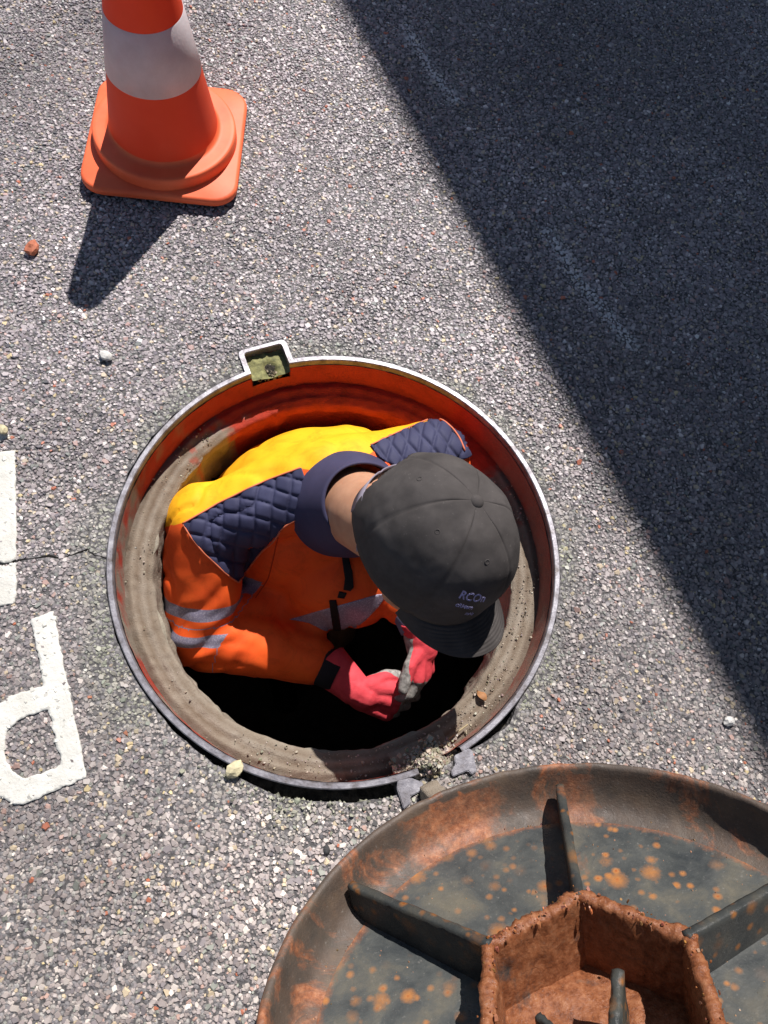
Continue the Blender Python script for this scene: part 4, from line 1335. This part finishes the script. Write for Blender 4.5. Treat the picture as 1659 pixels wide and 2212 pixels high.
# brim: curved visor with rows of stitching
V = []; nbu, nbv = 60, 44
for i in range(nbu + 1):
    s = -1 + 2 * i / nbu
    th = s * math.radians(68)
    for j in range(nbv + 1):
        t = j / nbv
        a, b = RL * math.cos(th) * (.94 + .045 * min(1, t * 8)), RW * math.sin(th) * (.94 + .045 * min(1, t * 8))
        ext = .052 * (1 - abs(s) ** 2.6) + .001
        x = a + ext * t * (1 - .1 * abs(s)); y = b * (1 + .13 * t * (1 - abs(s) ** 3))
        z = -.010 - .0035 - 3.4 * y * y * (.12 + .88 * t) - .32 * ext * t + .00045 * math.sin(t * ext / .0052 * 2 * math.pi) * (t < .93)
        V.append(hp(x + .010, y, z - .006))
F = [(i * (nbv + 1) + j, (i + 1) * (nbv + 1) + j, (i + 1) * (nbv + 1) + j + 1, i * (nbv + 1) + j + 1) for i in range(nbu) for j in range(nbv)]
br = obj('brim', V, F, M_CAP, cap, True); so = br.modifiers.new('t', 'SOLIDIFY'); so.thickness = .003; so.offset = -1
# adjuster strap across the rear opening, with its loose end and tag
V = []; ns = 30
for i in range(ns + 1):
    th = math.pi + (-.62 + 1.24 * i / ns)
    for t in (.005, .115):
        V.append(cap_pt(th, t, .0012))
F = [(2 * i, 2 * i + 2, 2 * i + 3, 2 * i + 1) for i in range(ns)]
st_ = obj('strap', V, F, M_STRAP, cap, True); so = st_.modifiers.new('t', 'SOLIDIFY'); so.thickness = .0018
def flap(name, p0, p1, wd, mat, nrm):
    p0 = np.array(p0); p1 = np.array(p1); d = nv3(p1 - p0); s = nv3(np.cross(d, nrm)) * wd * .5
    V = []; m = 8
    for i in range(m + 1):
        c = p0 + (p1 - p0) * i / m + nv3(nrm) * .003 * math.sin(i / m * math.pi)
        V += [c - s, c + s]
    o = obj(name, V, [(2 * i, 2 * i + 1, 2 * i + 3, 2 * i + 2) for i in range(m)], mat, cap, True)
    so = o.modifiers.new('t', 'SOLIDIFY'); so.thickness = .0015; return o
hv = nv3(CAMP - HC)
flap('strap_end', at(783, 1128, .150), at(781, 1192, .128), .0155, M_STRAP, hv)
flap('tag', at(782, 1072, .165), at(786, 1118, .158), .006, M_TAGRED, hv)
flap('tag', at(797, 1070, .168), at(794, 1104, .162), .004, M_TAGWHITE, hv)
# stitched lettering on the front panels
def stitch(txt, size, th_c, t_c, name):
    cu = bpy.data.curves.new(name, 'FONT'); cu.body = txt; cu.size = 1.0; cu.align_x = 'CENTER'; cu.extrude = .0; cu.offset = .018
    o = bpy.data.objects.new(name, cu); COL.objects.link(o)
    me = bpy.data.meshes.new_from_object(o.evaluated_get(bpy.context.evaluated_depsgraph_get())); bpy.data.objects.remove(o)
    bm = bmesh.new(); bm.from_mesh(me); bmesh.ops.subdivide_edges(bm, edges=[e_ for e_ in bm.edges if e_.calc_length() > .12], cuts=2)
    for v_ in bm.verts:
        v_.co = cap_pt(th_c - v_.co.x * size / RL, t_c + v_.co.y * size / (RH * 1.3), .0052 + (.0004 * math.sin(v_.co.x * 60)))
    bm.to_mesh(me); bm.free()
    return obj_me('lettering', me, M_CAPTHREAD, cap)
stitch('RCOn', .0170, .62, .30, 'a')
stitch('cRMem', .0090, .66, .22, 'b')
stitch('mNe', .0065, .52, .165, 'c')

# ================================================================== SMALL THINGS
def rock(name, p, r, mat, label, cat='stone', seed=1, sq=.7, group='loose stones on the road'):
    bm = bmesh.new(); bmesh.ops.create_icosphere(bm, subdivisions=2, radius=1.0)
    P = np.array([v_.co[:] for v_ in bm.verts]); d = 1 + .28 * vnoise(P + seed * 9.1, 1.3) + .10 * vnoise(P + seed, 3.3)
    for v_, q, k_ in zip(bm.verts, P, d): v_.co = Vector(q * k_ * [r * 1.15, r * .85, r * sq])
    o = obj_bm(name, bm, mat); o.location = (p[0], p[1], p[2] + r * sq * .75); o.rotation_euler = (0, 0, seed * 1.3)
    return tag(o, label, cat, group)
def stone_mat(nm, c): return noisy_mat(nm, tuple(x * .8 for x in c), c, 160, .7, .4, .5, .001)
M_STO = stone_mat('orange_brick_grit', (.52, .17, .09)); M_STW = stone_mat('white_flint', (.62, .60, .56)); M_STY = stone_mat('cream_limestone', (.60, .53, .33)); M_STG = stone_mat('grey_granite', (.30, .29, .28))
rock('stone', at(72, 541, 0), .0135, M_STO, 'small orange brick stone lying left of the cone shadow', seed=1)
rock('stone', at(232, 772, 0), .0105, M_STW, 'white pebble on the road left of the lifting notch', seed=2)
rock('stone', at(508, 1662, 0), .0125, M_STY, 'cream stone lying against the lower rim of the manhole', seed=3)
rock('stone', at(8, 930, .006), .008, M_STY, 'pale pebble on the painted mark at the left edge', seed=4)
rock('stone', at(1572, 1558, 0), .0085, M_STW, 'pale stone beside the shadow edge above the cover', seed=5)
rock('stone', at(706, 1836, -.002), .006, stone_mat('dark_basalt', (.05, .05, .05)), 'dark stone on the road left of the open cover', seed=6)

# loose dirt: heap in the hinge gap, crumbs on the ledge and in the notch
def crumbs(P, size, name, cols, parent, mat=None):
    V, T, S, C = chips(P[:, :2], size, P[:, 2], cols, .35, .8)
    o = chip_object(name, (V, T, S, C), mat or M_CHIP, parent); o['kind'] = 'stuff'; return o
k = 1700
a = rng.uniform(0, 2 * np.pi, k); r = .304 + .043 * rng.uniform(0, 1, k) ** .8
P = np.stack([MX + r * np.cos(a), MY + r * np.sin(a), -.0655 + .002 * rng.normal(0, 1, k)], 1)
nz = fbm(np.c_[np.cos(a), np.sin(a), r * 0], 3, 3)
wk = rng.uniform(0, 1, k) < np.clip(.35 + .8 * nz + .5 * (a > 4.2), .06, 1)
wk &= ~((a > .5) & (a < 2.3)); P = P[wk]; k = len(P)
sandc = np.array([.42, .36, .28]) * rng.uniform(.5, 1.35, (k, 1)) + rng.normal(0, .02, (k, 3))
g = crumbs(P, np.clip(rng.lognormal(math.log(.0024), .45, k), .0011, .008), 'ledge_dirt', np.clip(sandc, .03, .7), None)
g['label'] = 'crumbs of sandy dirt lying on the ledge of the manhole frame'; g['category'] = 'dirt'
hx = at(932, 1652, 0)
k = 1300
P = np.stack([rng.normal(0, .021, k), rng.normal(0, .013, k)], 1); ca_, sa_ = math.cos(.38), math.sin(.38)
P = np.stack([P[:, 0] * ca_ - P[:, 1] * sa_, P[:, 0] * sa_ + P[:, 1] * ca_], 1)
hz_ = .026 * np.exp(-(P[:, 0] ** 2 + P[:, 1] ** 2) / .0005) * rng.uniform(.2, 1.15, k)
ww = rng.uniform(0, 1, k) < .95
Q = np.c_[P + hx[:2], -.026 + hz_ * 1.7]
heapc = np.array([.40, .35, .27]) * rng.uniform(.55, 1.35, (k, 1)) + rng.normal(0, .02, (k, 3))
g = crumbs(Q, np.clip(rng.lognormal(math.log(.0055), .45, k), .002, .013), 'dirt_heap', np.clip(heapc, .03, .7), None)
g['label'] = 'heap of dry crumbly dirt in the hinge gap of the manhole frame'; g['category'] = 'dirt'
V = []; F = []; gg = 28
for i in range(gg + 1):
    for j in range(gg + 1):
        x = (-1 + 2 * i / gg) * .046; y = (-1 + 2 * j / gg) * .040
        q = np.array([[x, y, 0]]); z = -.048 + .034 * math.exp(-(x * x / .0009 + y * y / .0006)) * (1 + .5 * fbm(q, 70, 3)[0])
        V.append((hx[0] + x * ca_ - y * sa_, hx[1] + x * sa_ + y * ca_, z))
for i in range(gg):
    for j in range(gg):
        p_ = i * (gg + 1) + j; F.append((p_, p_ + gg + 1, p_ + gg + 2, p_ + 1))
obj('heap_core', V, F, M_SAND, g, True)
k = 110
u = rng.uniform(.345, .372, k); t = rng.normal(0, .014, k)
P = np.stack([MX + dn[0] * u + tn[0] * t, MY + dn[1] * u + tn[1] * t, -.026 + .008 * rng.uniform(0, 1, k)], 1)
g = crumbs(P, np.clip(rng.lognormal(math.log(.0042), .4, k), .002, .009), 'notch_dirt', np.clip(np.array([.30, .24, .16]) * rng.uniform(.4, 1.4, (k, 1)), .02, .6), None)
g['label'] = 'brown crumbs of dirt caught in the lifting notch'; g['category'] = 'dirt'
# grey-green mortar crumbs in the broken edge between frame and cover
k = 1500
a = np.radians(rng.normal(-95, 16, k)); r = RO + .006 + np.abs(rng.normal(0, .022, k))
P = np.stack([MX + r * np.cos(a), MY + r * np.sin(a), -.006 + .004 * rng.normal(0, 1, k)], 1)
P = P[place_ok(P[:, :2])]; k = len(P)
g = crumbs(P, np.clip(rng.lognormal(math.log(.0045), .4, k), .002, .010), 'mortar_crumbs', np.clip(np.array([.32, .32, .24]) * rng.uniform(.5, 1.3, (k, 1)), .02, .6), None)
g['label'] = 'grey green mortar crumbs along the broken edge below the rim'; g['category'] = 'rubble'
# dry stalk and leaf on the ledge
pts = [at(1010, 1565, -.055), at(990, 1580, -.05), at(968, 1596, -.046), at(945, 1610, -.05)]
V, F = tube(smooth_poly(np.array(pts), 2, False), [.0016] * len(smooth_poly(np.array(pts), 2, False)), 6)
tag(obj('dry_stalk', V, F, stone_mat('dry_straw', (.36, .29, .17)), None, True), 'thin dry stalk sticking out over the ledge of the manhole', 'stalk')
p = at(1040, 1502, -.062); lf = []
for i in range(9):
    t = i / 8; wd = .007 * math.sin(math.pi * (.08 + .92 * t)); lf += [(t * .022 - .011, -wd, .002 * math.sin(t * 5)), (t * .022 - .011, 0, .004 + .002 * math.sin(t * 5)), (t * .022 - .011, wd, .003 * math.sin(t * 4))]
F = [(3 * i + j, 3 * i + 3 + j, 3 * i + 4 + j, 3 * i + 1 + j) for i in range(8) for j in (0, 1)]
o = obj('dry_leaf', lf, F, stone_mat('brown_leaf', (.36, .17, .07)), None, True); o.location = p; o.rotation_euler = (.2, .3, 2.2)
tag(o, 'small brown dry leaf lying on the dirt ledge', 'leaf')
# the small grey nut between the two gloves
for q, zz, rr_ in ((at(846, 1447, -.30), 0, .013), (at(858, 1442, -.298), 0, .012)):
    pass
